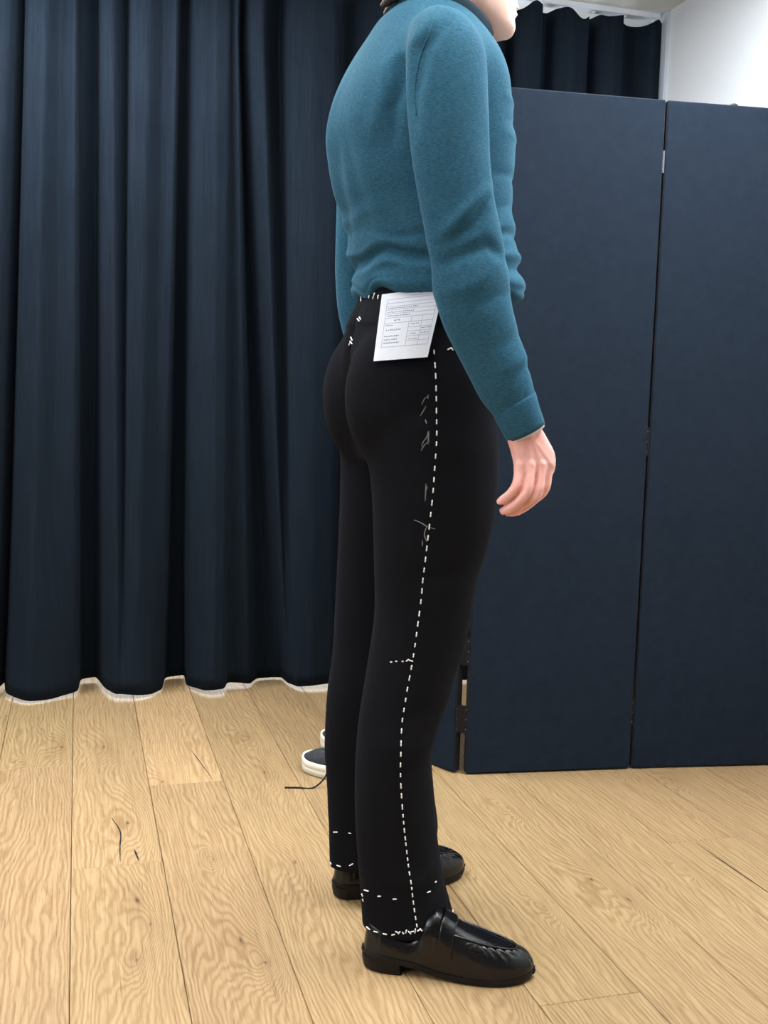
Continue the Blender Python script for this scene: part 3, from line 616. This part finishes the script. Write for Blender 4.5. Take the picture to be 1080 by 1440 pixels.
# hair: cap over the skull, longer waves at the nape
hp = [zrings([(1.735, 0.045, 0, 0.062, 0.070, 2.1, 0), (1.76, 0.052, 0, 0.072, 0.079, 2.1, 0), (1.79, 0.070, 0, 0.090, 0.084, 2.1, 0), (1.82, 0.090, 0, 0.116, 0.086, 2.1, 0), (1.85, 0.096, 0, 0.118, 0.083, 2.0, 0), (1.878, 0.098, 0, 0.100, 0.072, 2.0, 0), (1.897, 0.098, 0, 0.065, 0.048, 2.0, 0), (1.903, 0.098, 0, 0.03, 0.022, 2.0, 0)], 40)]
for k in range(11):
    y = -0.062+0.0124*k; j = RNG.uniform(-0.006, 0.006)
    hp.append(tube([(0.02, y, 1.80, 0.022, 0.012), (-0.006+0.25*abs(y), y, 1.755, 0.022, 0.012), (-0.013+0.3*abs(y)+j, y*0.95, 1.715, 0.020, 0.011), (-0.020+0.3*abs(y)+j, y*0.9, 1.690, 0.013, 0.009), (-0.034+0.3*abs(y)+j*1.5, y*0.9, 1.676+j, 0.005, 0.005)], 22, 16))
hm_ = union(hp, 0.004); smooth(hm_, 3, 0.4)
hair = obj('hair', hm_, M['hair'], person); hair['label'] = 'brown wavy hair at the nape'
# collar
cr = []
for k, (g, zo) in enumerate(((0.006, -0.010), (0.008, 0.012), (0.006, 0.030), (0.001, 0.040), (-0.006, 0.040), (-0.009, 0.030))):
    t_ = np.linspace(0, 2*PI, 72, endpoint=False); u = (1-np.cos(t_))/2     # 0 front .. 1 back
    x = 0.066-0.010*0+ (0.082+g)*np.cos(t_)+0.012*(zo/0.04); y = (0.073+g)*np.sin(t_)
    z = 1.612*(1-u)+1.672*u+zo*(0.75+0.35*u)
    cr.append(np.stack([x, y, z], 1))
cv, cf = loft(cr, caps=False)
obj('collar', pymesh('collar', cv, cf), M['woolshade'], sweater)
def cuff(dx, my):
    rows = [(0.1285+dx, -0.2565*my, 0.9995, 0.0375, 0.0365), (0.131+dx, -0.257*my, 0.995, 0.0390, 0.0375), (0.140+dx, -0.258*my, 0.975, 0.0365, 0.0355), (0.150+dx, -0.2595*my, 0.955, 0.0350, 0.0335), (0.1530+dx, -0.260*my, 0.9490, 0.0335, 0.032), (0.1515+dx, -0.2598*my, 0.9520, 0.0305, 0.0295)]
    R = np.array(rows); out = []; c, s = se(48, 2.0)
    T = np.array([0.48, -0.05*my, -0.876]); T /= np.linalg.norm(T)
    for r in R:
        rf = np.array((0, 1.0, 0)); bx = rf-T*(rf@T); bx /= np.linalg.norm(bx); ax = np.cross(bx, T)
        out.append(r[:3]+np.outer(c*r[3], ax)+np.outer(s*r[4], bx))
    o = obj('cuff', pymesh('cuff', *loft(out)), M['wool'], sweater); return o
cuff(HDX, 1); cuff(HDX-0.022, -1)
# shirt edge peeking out under the right cuff
T = np.array([0.48, -0.05, -0.876]); T /= np.linalg.norm(T); rf = np.array((0, 1.0, 0)); bx = rf-T*(rf@T); bx /= np.linalg.norm(bx); ax = np.cross(bx, T)
c, s_ = se(48, 2.0)
obj('shirt_edge', pymesh('shirt_edge', *loft([np.array(p)+np.outer(c*a, ax)+np.outer(s_*b, bx) for p, a, b in (((0.1500+HDX, -0.2595, 0.9550), 0.0318, 0.0308), ((0.1550+HDX, -0.2602, 0.9462), 0.0314, 0.0303), ((0.1545+HDX, -0.2602, 0.9470), 0.0295, 0.028))])), M['paper'], sweater)

# ---- loafers
def interp_fn(xs, ys):
    xs, ys = np.array(xs), np.array(ys)
    return lambda x: np.interp(x, xs, ys)
def smoothfn(xs, ys):
    P_ = spline(list(zip(xs, ys, [0]*len(xs))), 400); return lambda x: np.interp(x, P_[:, 0], P_[:, 1])
WX = [0, 0.004, 0.012, 0.03, 0.06, 0.10, 0.15, 0.19, 0.22, 0.25, 0.272, 0.287, 0.296, 0.300]
WY = [0.004, 0.015, 0.0235, 0.0315, 0.0345, 0.0345, 0.0415, 0.0470, 0.0475, 0.0435, 0.0350, 0.0245, 0.0130, 0.0040]
wfn = smoothfn(WX, WY)
zbfn = smoothfn([0, 0.05, 0.09, 0.13, 0.17, 0.22, 0.27, 0.30], [0.030, 0.029, 0.023, 0.014, 0.010, 0.009, 0.011, 0.015])
hfn = smoothfn([0, 0.02, 0.05, 0.085, 0.098, 0.112, 0.125, 0.15, 0.18, 0.21, 0.24, 0.265, 0.285, 0.297, 0.30], [0.078, 0.080, 0.072, 0.062, 0.074, 0.104, 0.110, 0.096, 0.081, 0.069, 0.059, 0.051, 0.042, 0.030, 0.022])
def apron_y(x):                                   # half width of the raised apron in plan
    q = np.clip((x-0.118)/(0.268-0.118), 0, 1); return 0.031*np.sqrt(np.clip(1-q**3.2, 0, 1))
def upper_pt(x, t, off=0.0):
    """point of the upper at station x, angle t (0 outer edge .. pi inner edge)"""
    w, zb, h = wfn(x), zbfn(x), hfn(x)
    p = 0.62 if x > 0.10 else 0.42
    c, s = math.cos(t), math.sin(t)
    y = (w+off)*math.copysign(abs(c)**p, c); z = zb+(h-zb+off)*abs(s)**0.86
    return y, z
def build_shoe(mir, dark=1):
    xs = np.concatenate([np.linspace(0.0, 0.012, 8)[:-1], np.linspace(0.012, 0.285, 92)[:-1], 0.285+0.015*np.sin(np.linspace(0, PI/2, 12))])
    NT_ = 76; ts = np.linspace(0.0, PI, NT_)
    v, f = [], []
    for x in xs:
        for t_ in ts:
            y, z = upper_pt(x, t_)
            if x < 0.10: # heel counter leans in a little at the top
                y *= 1-0.10*((z-0.03)/0.05 if z > 0.03 else 0)
            xx = x+(0.006*max(0, (z-0.03)/0.05) if x < 0.03 else 0)
            # gathered pleats around the toe just outside the apron
            ay = apron_y(x); e = abs(y)-ay
            if x > 0.165 and e > -0.004:
                ang = math.atan2(abs(y), (x-0.165)+1e-6)
                k = math.exp(-((e-0.007)/0.0085)**2)*sstep(0.165, 0.195, x)
                amp = 0.0021*k*math.sin(ang*62+2.0*math.sin(ang*7))
                y += math.copysign(amp*0.7, y); z += amp
            v.append((xx, y*mir, z))
        yb, zb = wfn(x)*0.8, zbfn(x)
    m = NT_
    for i in range(len(xs)-1):
        for j in range(m-1): f.append((i*m+j, (i+1)*m+j, (i+1)*m+j+1, i*m+j+1))
    f.append(tuple(range(m))); f.append(tuple((len(xs)-1)*m+j for j in range(m)))
    up = pymesh('upper', v, f)
    def outline(off, k=1.0):
        a = [(x, (wfn(x)+off)*k) for x in xs]; a[0] = (-off, a[0][1]); a[-1] = (0.300+off, a[-1][1])
        return [(x, y) for x, y in a]+[(x, -y) for x, y in a[::-1]]
    # sole: follows the foot, thin welt
    def slab(o, zt, zbm, name):
        n = len(o); v = []; f = []
        for lvl in range(4):
            for x, y in o:
                sh_ = (1.0, 1.0, 0.985, 0.95)[lvl]
                z = (zt(x), zt(x)*0.65+zbm(x)*0.35, zt(x)*0.15+zbm(x)*0.85, zbm(x))[lvl]
                v.append(((x-0.15)*sh_+0.15 if lvl > 1 else x, y*sh_*mir, z))
        for l in range(3):
            for j in range(n):
                k = (j+1) % n; f.append((l*n+j, l*n+k, (l+1)*n+k, (l+1)*n+j))
        # strip caps keep long outlines clean
        h_ = n//2
        for l in (0, 3):
            for j in range(h_-1): f.append((l*n+j, l*n+j+1, l*n+n-2-j, l*n+n-1-j))
        me = pymesh(name, v, f); bm = bmesh.new(); bm.from_mesh(me); bmesh.ops.recalc_face_normals(bm, faces=bm.faces); bm.to_mesh(me); bm.free(); return me
    sole = slab(outline(0.0028), lambda x: zbfn(x)+0.002, lambda x: max(zbfn(x)-0.0085, 0.0004 if 0.16 < x < 0.27 else zbfn(x)-0.0085), 'sole')
    hx = [x for x in xs if x <= 0.066]; ho = [(x-0.0015, wfn(x)+0.0015) for x in hx]; ho = ho+[(0.068, wfn(0.066))]
    ho = ho+[(x, -y) for x, y in ho[::-1]]
    heel = slab(ho, lambda x: zbfn(min(x, 0.068))-0.006, lambda x: 0.0, 'heel')
    # apron plug with its stitched lip
    lip = []
    q = np.linspace(-1, 1, 90)
    for s in q:
        x = 0.150+(0.268-0.150)*(1-abs(s)**2.4); ay = apron_y(x)*(1 if s > 0 else -1)
        w = wfn(x); c = min(1, abs(ay)/w)**(1/0.62); z = zbfn(x)+(hfn(x)-zbfn(x))*math.sqrt(max(0, 1-c*c))**0.86
        lip.append((x, ay*mir, z+0.0012, 0.0024, 0.0022))
    L_ = np.array(lip); sm_ = L_.copy()
    for _ in range(3): sm_[1:-1] = 0.5*sm_[1:-1]+0.25*(sm_[:-2]+sm_[2:])
    lipm = pymesh('apron_seam', *tube([tuple(r) for r in sm_], 140, 10, ref=(0, 0, 1)))
    # saddle strap over the instep
    def band(x0, x1, t0, t1, off, name, nx=8, ntt=44, slant=0.010):
        v, f = [], []
        for o_ in (off, off-0.0022):
            for i in range(nx):
                for j in range(ntt):
                    t_ = t0+(t1-t0)*j/(ntt-1); x = x0+(x1-x0)*i/(nx-1)-slant*abs(math.cos(t_))*1.0
                    y, z = upper_pt(x, t_, o_); v.append((x, y*mir, z))
        n1 = nx*ntt
        for i in range(nx-1):
            for j in range(ntt-1):
                a = i*ntt+j; f += [(a, a+ntt, a+ntt+1, a+1), (n1+a, n1+a+1, n1+a+ntt+1, n1+a+ntt)]
        for j in range(ntt-1):
            a = j; b = (nx-1)*ntt+j; f += [(a, a+1, n1+a+1, n1+a), (b, n1+b, n1+b+1, b+1)]
        for i in range(nx-1):
            a = i*ntt; b = i*ntt+ntt-1; f += [(a, n1+a, n1+a+ntt, a+ntt), (b, b+ntt, n1+b+ntt, n1+b)]
        me = pymesh(name, v, f); bm = bmesh.new(); bm.from_mesh(me); bmesh.ops.recalc_face_normals(bm, faces=bm.faces); bm.to_mesh(me); bm.free(); return me
    strap = band(0.142, 0.166, 0.50, PI-0.50, 0.0050, 'strap')
    tab = [band(0.134, 0.168, 0.30, 0.62, 0.0036, 'strap_tab', slant=0.012), band(0.134, 0.168, PI-0.62, PI-0.30, 0.0036, 'strap_tab', slant=0.012)]
    # topline binding
    tl = []
    for j in range(60):
        a = 2*PI*j/60; x = 0.060-0.052*math.cos(a); y = 0.0275*math.sin(a)*(1 if x < 0.09 else 1-0.25*(x-0.09)/0.022)
        z = 0.0805-0.013*math.sin(PI*min(1, max(0, (x-0.008)/0.085)))+max(0, (x-0.088))*0.9
        tl.append((x, y*mir, z, 0.0022, 0.0022))
    tl.append(tl[0]); tl = pymesh('topline', *tube(tl, 90, 10, ref=(0, 0, 1)))
    return up, sole, heel, lipm, strap, tab, tl
def place_shoe(f0, l0, ang, mir, label):
    up, sole, heel, lipm, strap, tab, tl = build_shoe(mir)
    o = obj('loafer', up, M['leather'], person); o.location = (f0, l0, 0); o.rotation_euler = (0, 0, ang); o['label'] = label
    obj('sole', sole, M['solemat'], o, False); obj('heel', heel, M['solemat'], o, False); obj('apron_seam', lipm, M['leather'], o); obj('strap', strap, M['leather'], o)
    for t_ in tab: obj('strap_tab', t_, M['leather'], o)
    obj('topline', tl, M['leather'], o)
    return o
shoeR = place_shoe(-0.0651, -0.1229, math.radians(-23.9), -1, 'glossy black leather loafer on the near foot')
shoeL = place_shoe(-0.0497, 0.1318, math.radians(9), 1, 'glossy black leather loafer on the far foot')
for (f0, l0, ang) in ((-0.0651, -0.1229, math.radians(-23.9)), (-0.0497, 0.1318, math.radians(9))):
    ca, sa = math.cos(ang), math.sin(ang)
    def S(x, y, z, a, b): return (f0+ca*x-sa*y, l0+sa*x+ca*y, z, a, b)
    obj('sock', pymesh('sock', *tube([S(0.062, 0, 0.050, 0.045, 0.024), S(0.064, 0, 0.075, 0.046, 0.026), S(0.062, 0, 0.10, 0.042, 0.028), S(0.060, 0, 0.14, 0.038, 0.030)], 16, 40, ref=(-sa, ca, 0))), M['sock'], person)

# ---- basting stitches, laid on the trouser cloth
bvh = BVHTree.FromPolygons([v.co[:] for v in tr.vertices], [p.vertices[:] for p in tr.polygons])
stitch_me = pymesh('stitch', *tube([(-0.5, 0, 0, 0.05, 0.05), (-0.45, 0, 0.05, 0.13, 0.13), (0, 0, 0.12, 0.15, 0.15), (0.45, 0, 0.05, 0.13, 0.13), (0.5, 0, 0, 0.05, 0.05)], 7, 8)); stitch_me.materials.append(M['thread'])
for p in stitch_me.polygons: p.use_smooth = True
def surf(f_, z_, frm='side'):
    if frm == 'side': h = bvh.ray_cast(Vector((f_, -0.6, z_)), Vector((0, 1, 0)))
    else: h = bvh.ray_cast(Vector((-0.6, f_, z_)), Vector((1, 0, 0)))       # from behind: f_ is the lateral place
    return h[0], h[1]
def stitch3(p, q, w=0.0068):
    """one stitch lying on the cloth from p to q"""
    h1, h2 = bvh.find_nearest(p), bvh.find_nearest(q); p, q = h1[0], h2[0]; n = (h1[1]+h2[1]).normalized()
    x = q-p; L = max(x.length, 0.003); x.normalize(); y = n.cross(x).normalized(); z = x.cross(y)
    o = bpy.data.objects.new('stitch', stitch_me); COL.objects.link(o); o.parent = trousers
    m = Matrix(((x.x*L, y.x*w, z.x*w, 0), (x.y*L, y.y*w, z.y*w, 0), (x.z*L, y.z*w, z.z*w, 0), (0, 0, 0, 1)))
    o.matrix_local = Matrix.Translation((p+q)/2+n*0.0005) @ m
def stitch(a, b):
    p, _ = surf(*a); q, _ = surf(*b)
    if p is not None and q is not None: stitch3(p, q)
SEAM = [(0.0137, 1.0786), (0.0164, 1.0226), (0.0188, 0.9525), (0.0169, 0.8819), (0.0127, 0.8107), (0.008, 0.7383), (0.002, 0.6405), (-0.0069, 0.5613), (-0.0178, 0.4944), (-0.0257, 0.4216), (-0.0258, 0.3722), (-0.0195, 0.2963), (-0.0092, 0.2191), (0.0026, 0.1423), (0.0096, 0.0964), (0.0135, 0.0745)]
SP = spline([(a, b, 0) for a, b in SEAM], 800); SS = np.concatenate([[0], np.cumsum(np.linalg.norm(np.diff(SP, axis=0), axis=1))])
s = 0.0
while s < SS[-1]-0.01:
    ln = random.uniform(0.0075, 0.0105) if s < 0.78 else random.uniform(0.006, 0.008)
    i, j = np.searchsorted(SS, s), np.searchsorted(SS, s+ln)
    stitch(SP[i][:2], SP[min(j, 799)][:2]); s += (random.uniform(0.0175, 0.0205) if s < 0.78 else random.uniform(0.012, 0.0145))
STITCHES = [((-0.0407,-0.1524,0.5508),(-0.0378,-0.155,0.5513)),((-0.0338,-0.1581,0.5531),(-0.0307,-0.1603,0.5535)),((-0.0244,-0.1643,0.5541),(-0.0212,-0.166,0.5544)),((-0.018,-0.1677,0.5547),(-0.0136,-0.1694,0.5586)),((-0.0136,-0.1695,0.5574),(-0.0068,-0.1723,0.5553)),((0.0361,-0.17,1.0794),(0.0437,-0.1697,1.0832)),((0.0424,-0.1697,1.0832),(0.046,-0.1707,1.0786)),((0.0549,-0.1704,1.0801),(0.0589,-0.1699,1.0815)),((-0.0714,-0.0051,1.1349),(-0.076,-0.0343,1.1281)),((-0.0736,-0.0255,1.1361),(-0.0745,-0.0378,1.1304)),((-0.0782,0.0094,1.103),(-0.0835,-0.0189,1.0954)),((-0.0794,0.0089,1.0954),(-0.0853,-0.0257,1.0889)),((-0.0814,0.0104,1.0879),(-0.0795,0.0083,1.0929)),((-0.0613,0.0098,1.1662),(-0.0556,0.0257,1.179)),((-0.0588,-0.003,1.1716),(-0.0548,0.0023,1.1822)),((-0.058,-0.0267,1.1686),(-0.0532,-0.0226,1.1815)),((-0.056,-0.0454,1.1661),(-0.0515,-0.0426,1.1775)),((-0.0521,-0.0619,1.1651),(-0.0498,-0.0578,1.1727)),((-0.0638,0.0962,0.1504),(-0.0574,0.0882,0.153)),((-0.0395,0.0755,0.1549),(-0.0344,0.073,0.154)),((-0.0557,0.0934,0.084),(-0.049,0.0863,0.0834)),((-0.0361,0.0763,0.0879),(-0.0288,0.072,0.0933)),((-0.0693,-0.1304,0.1387),(-0.0638,-0.1423,0.141)),((-0.0524,-0.1559,0.1369),(-0.0474,-0.1606,0.1385)),((-0.0303,-0.1718,0.1366),(-0.0236,-0.175,0.1373)),((0.0302,-0.1776,0.1436),(0.0379,-0.1745,0.1438)),((0.0478,-0.1683,0.1554),(0.0514,-0.1657,0.1564)),((-0.0414,-0.1604,0.0702),(-0.0353,-0.1656,0.0707)),((-0.029,-0.1702,0.071),(-0.0238,-0.174,0.0735)),((-0.024,-0.1741,0.0788),(-0.0185,-0.1771,0.0769)),((-0.0195,-0.1765,0.0742),(-0.0163,-0.1782,0.0798)),((-0.0129,-0.1797,0.0788),(-0.0105,-0.1807,0.0751)),((-0.0083,-0.1816,0.0766),(-0.0061,-0.1822,0.0831)),((-0.0037,-0.183,0.0806),(0.0012,-0.1845,0.0755)),((-0.0001,-0.1841,0.0793),(0.006,-0.1853,0.0805)),((0.0073,-0.1857,0.0766),(0.0084,-0.1853,0.0853)),((0.011,-0.1859,0.0801),(0.0175,-0.1859,0.0831)),((0.0161,-0.1858,0.0845),(0.0201,-0.1862,0.0791)),((0.0241,-0.1857,0.0822),(0.0296,-0.1851,0.0825)),((0.0269,-0.1851,0.0854),(0.0311,-0.184,0.0895)),((0.0296,-0.1851,0.0825),(0.0353,-0.1836,0.0862)),((0.0425,-0.1825,0.0821),(0.05,-0.1802,0.0825)),((0.0661,-0.1728,0.082),(0.0793,-0.163,0.0833)),((-0.0655,-0.131,0.07),(-0.058,-0.142,0.069)),((-0.0545,-0.147,0.069),(-0.0472,-0.1541,0.0704)),((0.096,-0.148,0.085),(0.102,-0.142,0.088)),((-0.068,0.11,0.083),(-0.061,0.1055,0.0807)),((-0.0705,-0.122,0.128),(-0.069,-0.126,0.124)),((-0.0695,-0.124,0.119),(-0.0685,-0.127,0.115))]
for a, b in STITCHES: stitch3(Vector(a), Vector(b), 0.0066)
CHALK = [[(-0.0051,-0.1682,0.9881),(0.0001,-0.1702,0.9988),(0.0044,-0.1717,1.0024)],[(-0.0069,-0.1682,0.9693),(-0.0015,-0.1696,0.9788),(0.0016,-0.1707,0.986)],[(0.0043,-0.1717,1.0048),(0.0045,-0.1718,0.9977)],[(0.0048,-0.1763,0.944),(0.0026,-0.1763,0.9345),(-0.0028,-0.1748,0.9261),(-0.0048,-0.174,0.919)],[(0.0059,-0.1765,0.9452),(0.0051,-0.1774,0.9229)],[(0.0073,-0.1779,0.9288),(-0.0004,-0.1756,0.9215),(-0.0056,-0.1735,0.9119)],[(0.0034,-0.1782,0.8579),(0.003,-0.1787,0.8283)],[(-0.013,-0.1702,0.7964),(-0.0021,-0.1755,0.7922),(0.007,-0.1788,0.7866),(0.0209,-0.1825,0.7821)],[(0.007,-0.1788,0.7866),(0.0042,-0.1772,0.772),(0.0082,-0.1781,0.7601)],[(0.0013,-0.1757,0.7623),(0.0018,-0.1755,0.7526)],[(0.0036,-0.1788,0.8461),(0.0057,-0.1792,0.8533)],[(0.0006,-0.172,0.9637),(0.0027,-0.174,0.9567)]]
for ln in CHALK:
    pts = []
    R = spline([tuple(p) for p in ln], 8)
    for i, p in enumerate(R):
        h = bvh.find_nearest(Vector(p)); q = h[0]+h[1]*0.0002; w_ = 0.0010*(0.35+math.sin(PI*(i+0.5)/8)); pts.append((*q, 0.0003, w_))
    obj('chalk_mark', pymesh('chalk_mark', *tube(pts, 12, 6, ref=(1, 0, 0.3))), M['chalk'], trousers)

# ------------------------------------------------------------------ paper ticket in the waistband
CARD = [(-0.081, 1.057), (-0.001, 1.066), (-0.054+0.002, 1.172), (0.030, 1.182)]
lat4 = []
for f_, z_ in CARD:
    p, _ = surf(f_, min(z_, 1.16)); lat4.append(p.y-0.012)
def card_pt(u, v, off=0.0):
    """u across 0..1, v up 0..1"""
    w = ((1-u)*(1-v), u*(1-v), (1-u)*v, u*v)
    f_ = sum(a*c[0] for a, c in zip(w, CARD)); z_ = sum(a*c[1] for a, c in zip(w, CARD)); l = sum(a*b for a, b in zip(w, lat4))
    return Vector((f_, l-0.003*math.sin(PI*u)-off-0.002*(1-v)**2, z_))
def card_quads(rects, off, name):
    v, f = [], []
    for (u0, v0, u1, v1) in rects:
        k = max(2, int(max(abs(u1-u0), abs(v1-v0))*14)); 
        for i in range(k):
            for a, b in ((i/k, (i+1)/k),):
                if abs(u1-u0) >= abs(v1-v0): q = [(u0+(u1-u0)*a, v0), (u0+(u1-u0)*b, v0), (u0+(u1-u0)*b, v1), (u0+(u1-u0)*a, v1)]
                else: q = [(u0, v0+(v1-v0)*a), (u1, v0+(v1-v0)*a), (u1, v0+(v1-v0)*b), (u0, v0+(v1-v0)*b)]
                o_ = len(v); v += [card_pt(x, y, off) for x, y in q]; f.append((o_, o_+1, o_+2, o_+3))
    return pymesh(name, v, f)
G = 12; v, f = [], []
for off in (0.0, -0.0003):
    for i in range(G+1):
        for j in range(G+1): v.append(card_pt(j/G, i/G, off))
n1 = (G+1)**2
for i in range(G):
    for j in range(G):
        a = i*(G+1)+j; f += [(a, a+1, a+G+2, a+G+1), (n1+a, n1+a+G+1, n1+a+G+2, n1+a+1)]
for i in range(G):
    for a, b in ((i, i+1), (G*(G+1)+i+1, G*(G+1)+i), ((i+1)*(G+1), i*(G+1)), (i*(G+1)+G, (i+1)*(G+1)+G)): f.append((b, a, n1+a, n1+b))
ticket = obj('paper_ticket', pymesh('paper_ticket', v, f), M['paper'], smooth=False); ticket.location = OM; ticket.rotation_euler = (0, 0, YAW)
tag(ticket, 'white printed tailoring ticket tucked into the trouser waistband under the sweater', 'ticket')
lw = 0.006
def hl(v0, u0=0.10, u1=0.93): return (u0, v0, u1, v0+lw)
def vl(u0, v0, v1): return (u0, v0, u0+lw*1.2, v1)
form = [hl(0.19), hl(0.90), vl(0.10, 0.19, 0.90), vl(0.93, 0.19, 0.90)] + [hl(x) for x in (0.84, 0.79, 0.74, 0.68, 0.62, 0.54)] + [vl(0.52, 0.19, 0.54), vl(0.74, 0.19, 0.62), vl(0.55, 0.54, 0.62)] + [hl(x, 0.52) for x in (0.46, 0.40, 0.33, 0.26)] + [hl(0.93, 0.5, 0.9)]
obj('printed_form', card_quads(form, 0.0004, 'printed_form'), M['ink'], ticket, False)['kind'] = 'stuff'
pr = []
def scrib(u0, u1, v0, h):
    u = u0
    while u < u1:
        w = random.uniform(0.012, 0.03); a = random.uniform(0, 0.5)*h
        pr.append((u, v0+a, u+w, v0+a+0.006)); pr.append((u+w*0.6, v0, u+w*0.6+0.008, v0+h*random.uniform(0.5, 1))); u += w+random.uniform(0.004, 0.014)
for args in ((0.13, 0.40, 0.24, 0.03), (0.13, 0.34, 0.29, 0.025), (0.13, 0.36, 0.34, 0.025), (0.14, 0.38, 0.43, 0.03), (0.26, 0.34, 0.57, 0.035), (0.13, 0.24, 0.505, 0.02), (0.13, 0.50, 0.645, 0.02), (0.13, 0.55, 0.70, 0.02), (0.13, 0.6, 0.76, 0.02), (0.56, 0.70, 0.50, 0.02), (0.56, 0.68, 0.355, 0.02), (0.56, 0.72, 0.28, 0.02), (0.76, 0.9, 0.43, 0.02), (0.76, 0.9, 0.36, 0.02), (0.60, 0.88, 0.95, 0.025)): scrib(*args)
obj('handwriting', card_quads(pr, 0.0004, 'handwriting'), M['pen'], ticket, False)['kind'] = 'stuff'

# ------------------------------------------------------------------ sneakers behind the far leg
def sneaker(loc, ang, label, lace_tail):
    xs = np.concatenate([0.005*(1-np.cos(np.linspace(0, PI/2, 5)))[:-1], np.linspace(0.005, 0.262, 50)[:-1], 0.262+0.028*np.sin(np.linspace(0, PI/2, 14))])
    w = smoothfn([0, 0.004, 0.02, 0.06, 0.12, 0.18, 0.22, 0.25, 0.272, 0.286, 0.290], [0.006, 0.016, 0.031, 0.037, 0.039, 0.048, 0.051, 0.047, 0.036, 0.018, 0.005])
    h = smoothfn([0, 0.03, 0.07, 0.11, 0.15, 0.19, 0.22, 0.25, 0.275, 0.29], [0.085, 0.092, 0.080, 0.092, 0.084, 0.070, 0.060, 0.053, 0.045, 0.034])
    root = bpy.data.objects.new('sneaker', None); COL.objects.link(root); root.location = loc; root.rotation_euler = (0, 0, ang)
    tag(root, label, 'shoe', 'pair of black sneakers on the floor')
    v, f = [], []; m = 36
    for x in xs:
        for j in range(m):
            t_ = PI*j/(m-1); c, s_ = math.cos(t_), math.sin(t_)
            k = 0.5 if x > 0.2 else 0.6
            z = 0.030+(h(x)-0.030)*abs(s_)**0.8; y = (w(x)-0.003)*math.copysign(abs(c)**k, c)
            z += 0.0012*math.sin(x*260+3*abs(y)*60)*sstep(0.20, 0.23, x)*(1-sstep(0.262, 0.275, x))*s_
            v.append((x, y, z))
    for i in range(len(xs)-1):
        for j in range(m-1): f.append((i*m+j, (i+1)*m+j, (i+1)*m+j+1, i*m+j+1))
    f.append(tuple(range(m)))
    obj('upper', pymesh('upper', v, f), M['canvas'], root)
    lev = [(0.0, -0.004), (0.003, 0.0), (0.018, 0.002), (0.0195, 0.0008), (0.0215, 0.0022), (0.033, 0.0012), (0.036, -0.001)]
    secs = []
    for z, o_ in lev:
        a = [(x if i else x-o_, w(x)+o_) for i, x in enumerate(xs)]; a[-1] = (0.290+o_, a[-1][1])
        ring = a+[(x, -y) for x, y in a[::-1]]
        secs.append(np.array([(x, y, z+(0.006*sstep(0.25, 0.29, x))*(z > 0.01)) for x, y in ring]))
    n = len(secs[0]); vv = [p for s_ in secs for p in s_]; ff = []
    for i in range(len(secs)-1):
        for j in range(n): k = (j+1) % n; ff.append((i*n+j, i*n+k, (i+1)*n+k, (i+1)*n+j))
    for l in (0, len(secs)-1):
        for j in range(n//2-1): ff.append((l*n+j, l*n+j+1, l*n+n-2-j, l*n+n-1-j))
    sm_ = pymesh('rubber_sole', vv, ff); bm = bmesh.new(); bm.from_mesh(sm_); bmesh.ops.recalc_face_normals(bm, faces=bm.faces); bm.to_mesh(sm_); bm.free()
    obj('rubber_sole', sm_, M['rubber'], root)
    for k in range(5):
        x = 0.125+0.019*k; ww = 0.020
        pts = []
        for i in range(9):
            y = -ww+2*ww*i/8; z = 0.030+(h(x)-0.030)*math.sqrt(max(0, 1-(abs(y)/(w(x)-0.003))**(2/0.6)))**0.8+0.0018
            pts.append((x+0.004*(i/8-0.5), y, z, 0.0018, 0.0034))
        obj('lace', pymesh('lace', *tube(pts, 20, 8, ref=(1, 0, 0))), M['lace'], root)
    tg = [(0.055, 0, 0.082, 0.004, 0.020), (0.075, 0, 0.098, 0.004, 0.023), (0.10, 0, 0.102, 0.004, 0.023), (0.125, 0, 0.094, 0.004, 0.022)]
    obj('tongue', pymesh('tongue', *tube(tg[1:], 12, 20, ref=(0, 1, 0))), M['canvas'], root)
    if lace_tail:
        inv = (Matrix.Translation(loc) @ Matrix.Rotation(ang, 4, 'Z')).inverted()
        pts = [inv @ Vector(p) for p in lace_tail]
        obj('shoelace', pymesh('shoelace', *tube([(p.x, p.y, p.z, 0.0022, 0.0022) for p in pts], 40, 8, ref=(0, 0, 1))), M['lace'], root)
    return root
sneaker(Vector((0.048, 2.640, 0)), math.radians(146), 'black sneaker with off white sole and trailing lace behind the far leg', [(-0.105, 2.760, 0.072), (-0.120, 2.690, 0.060), (-0.135, 2.650, 0.02), (-0.160, 2.636, 0.0025), (-0.20, 2.634, 0.0025), (-0.232, 2.632, 0.0025)])
sneaker(Vector((0.090, 2.840, 0)), math.radians(148), 'second black sneaker, almost hidden beyond the one with the trailing lace', None)
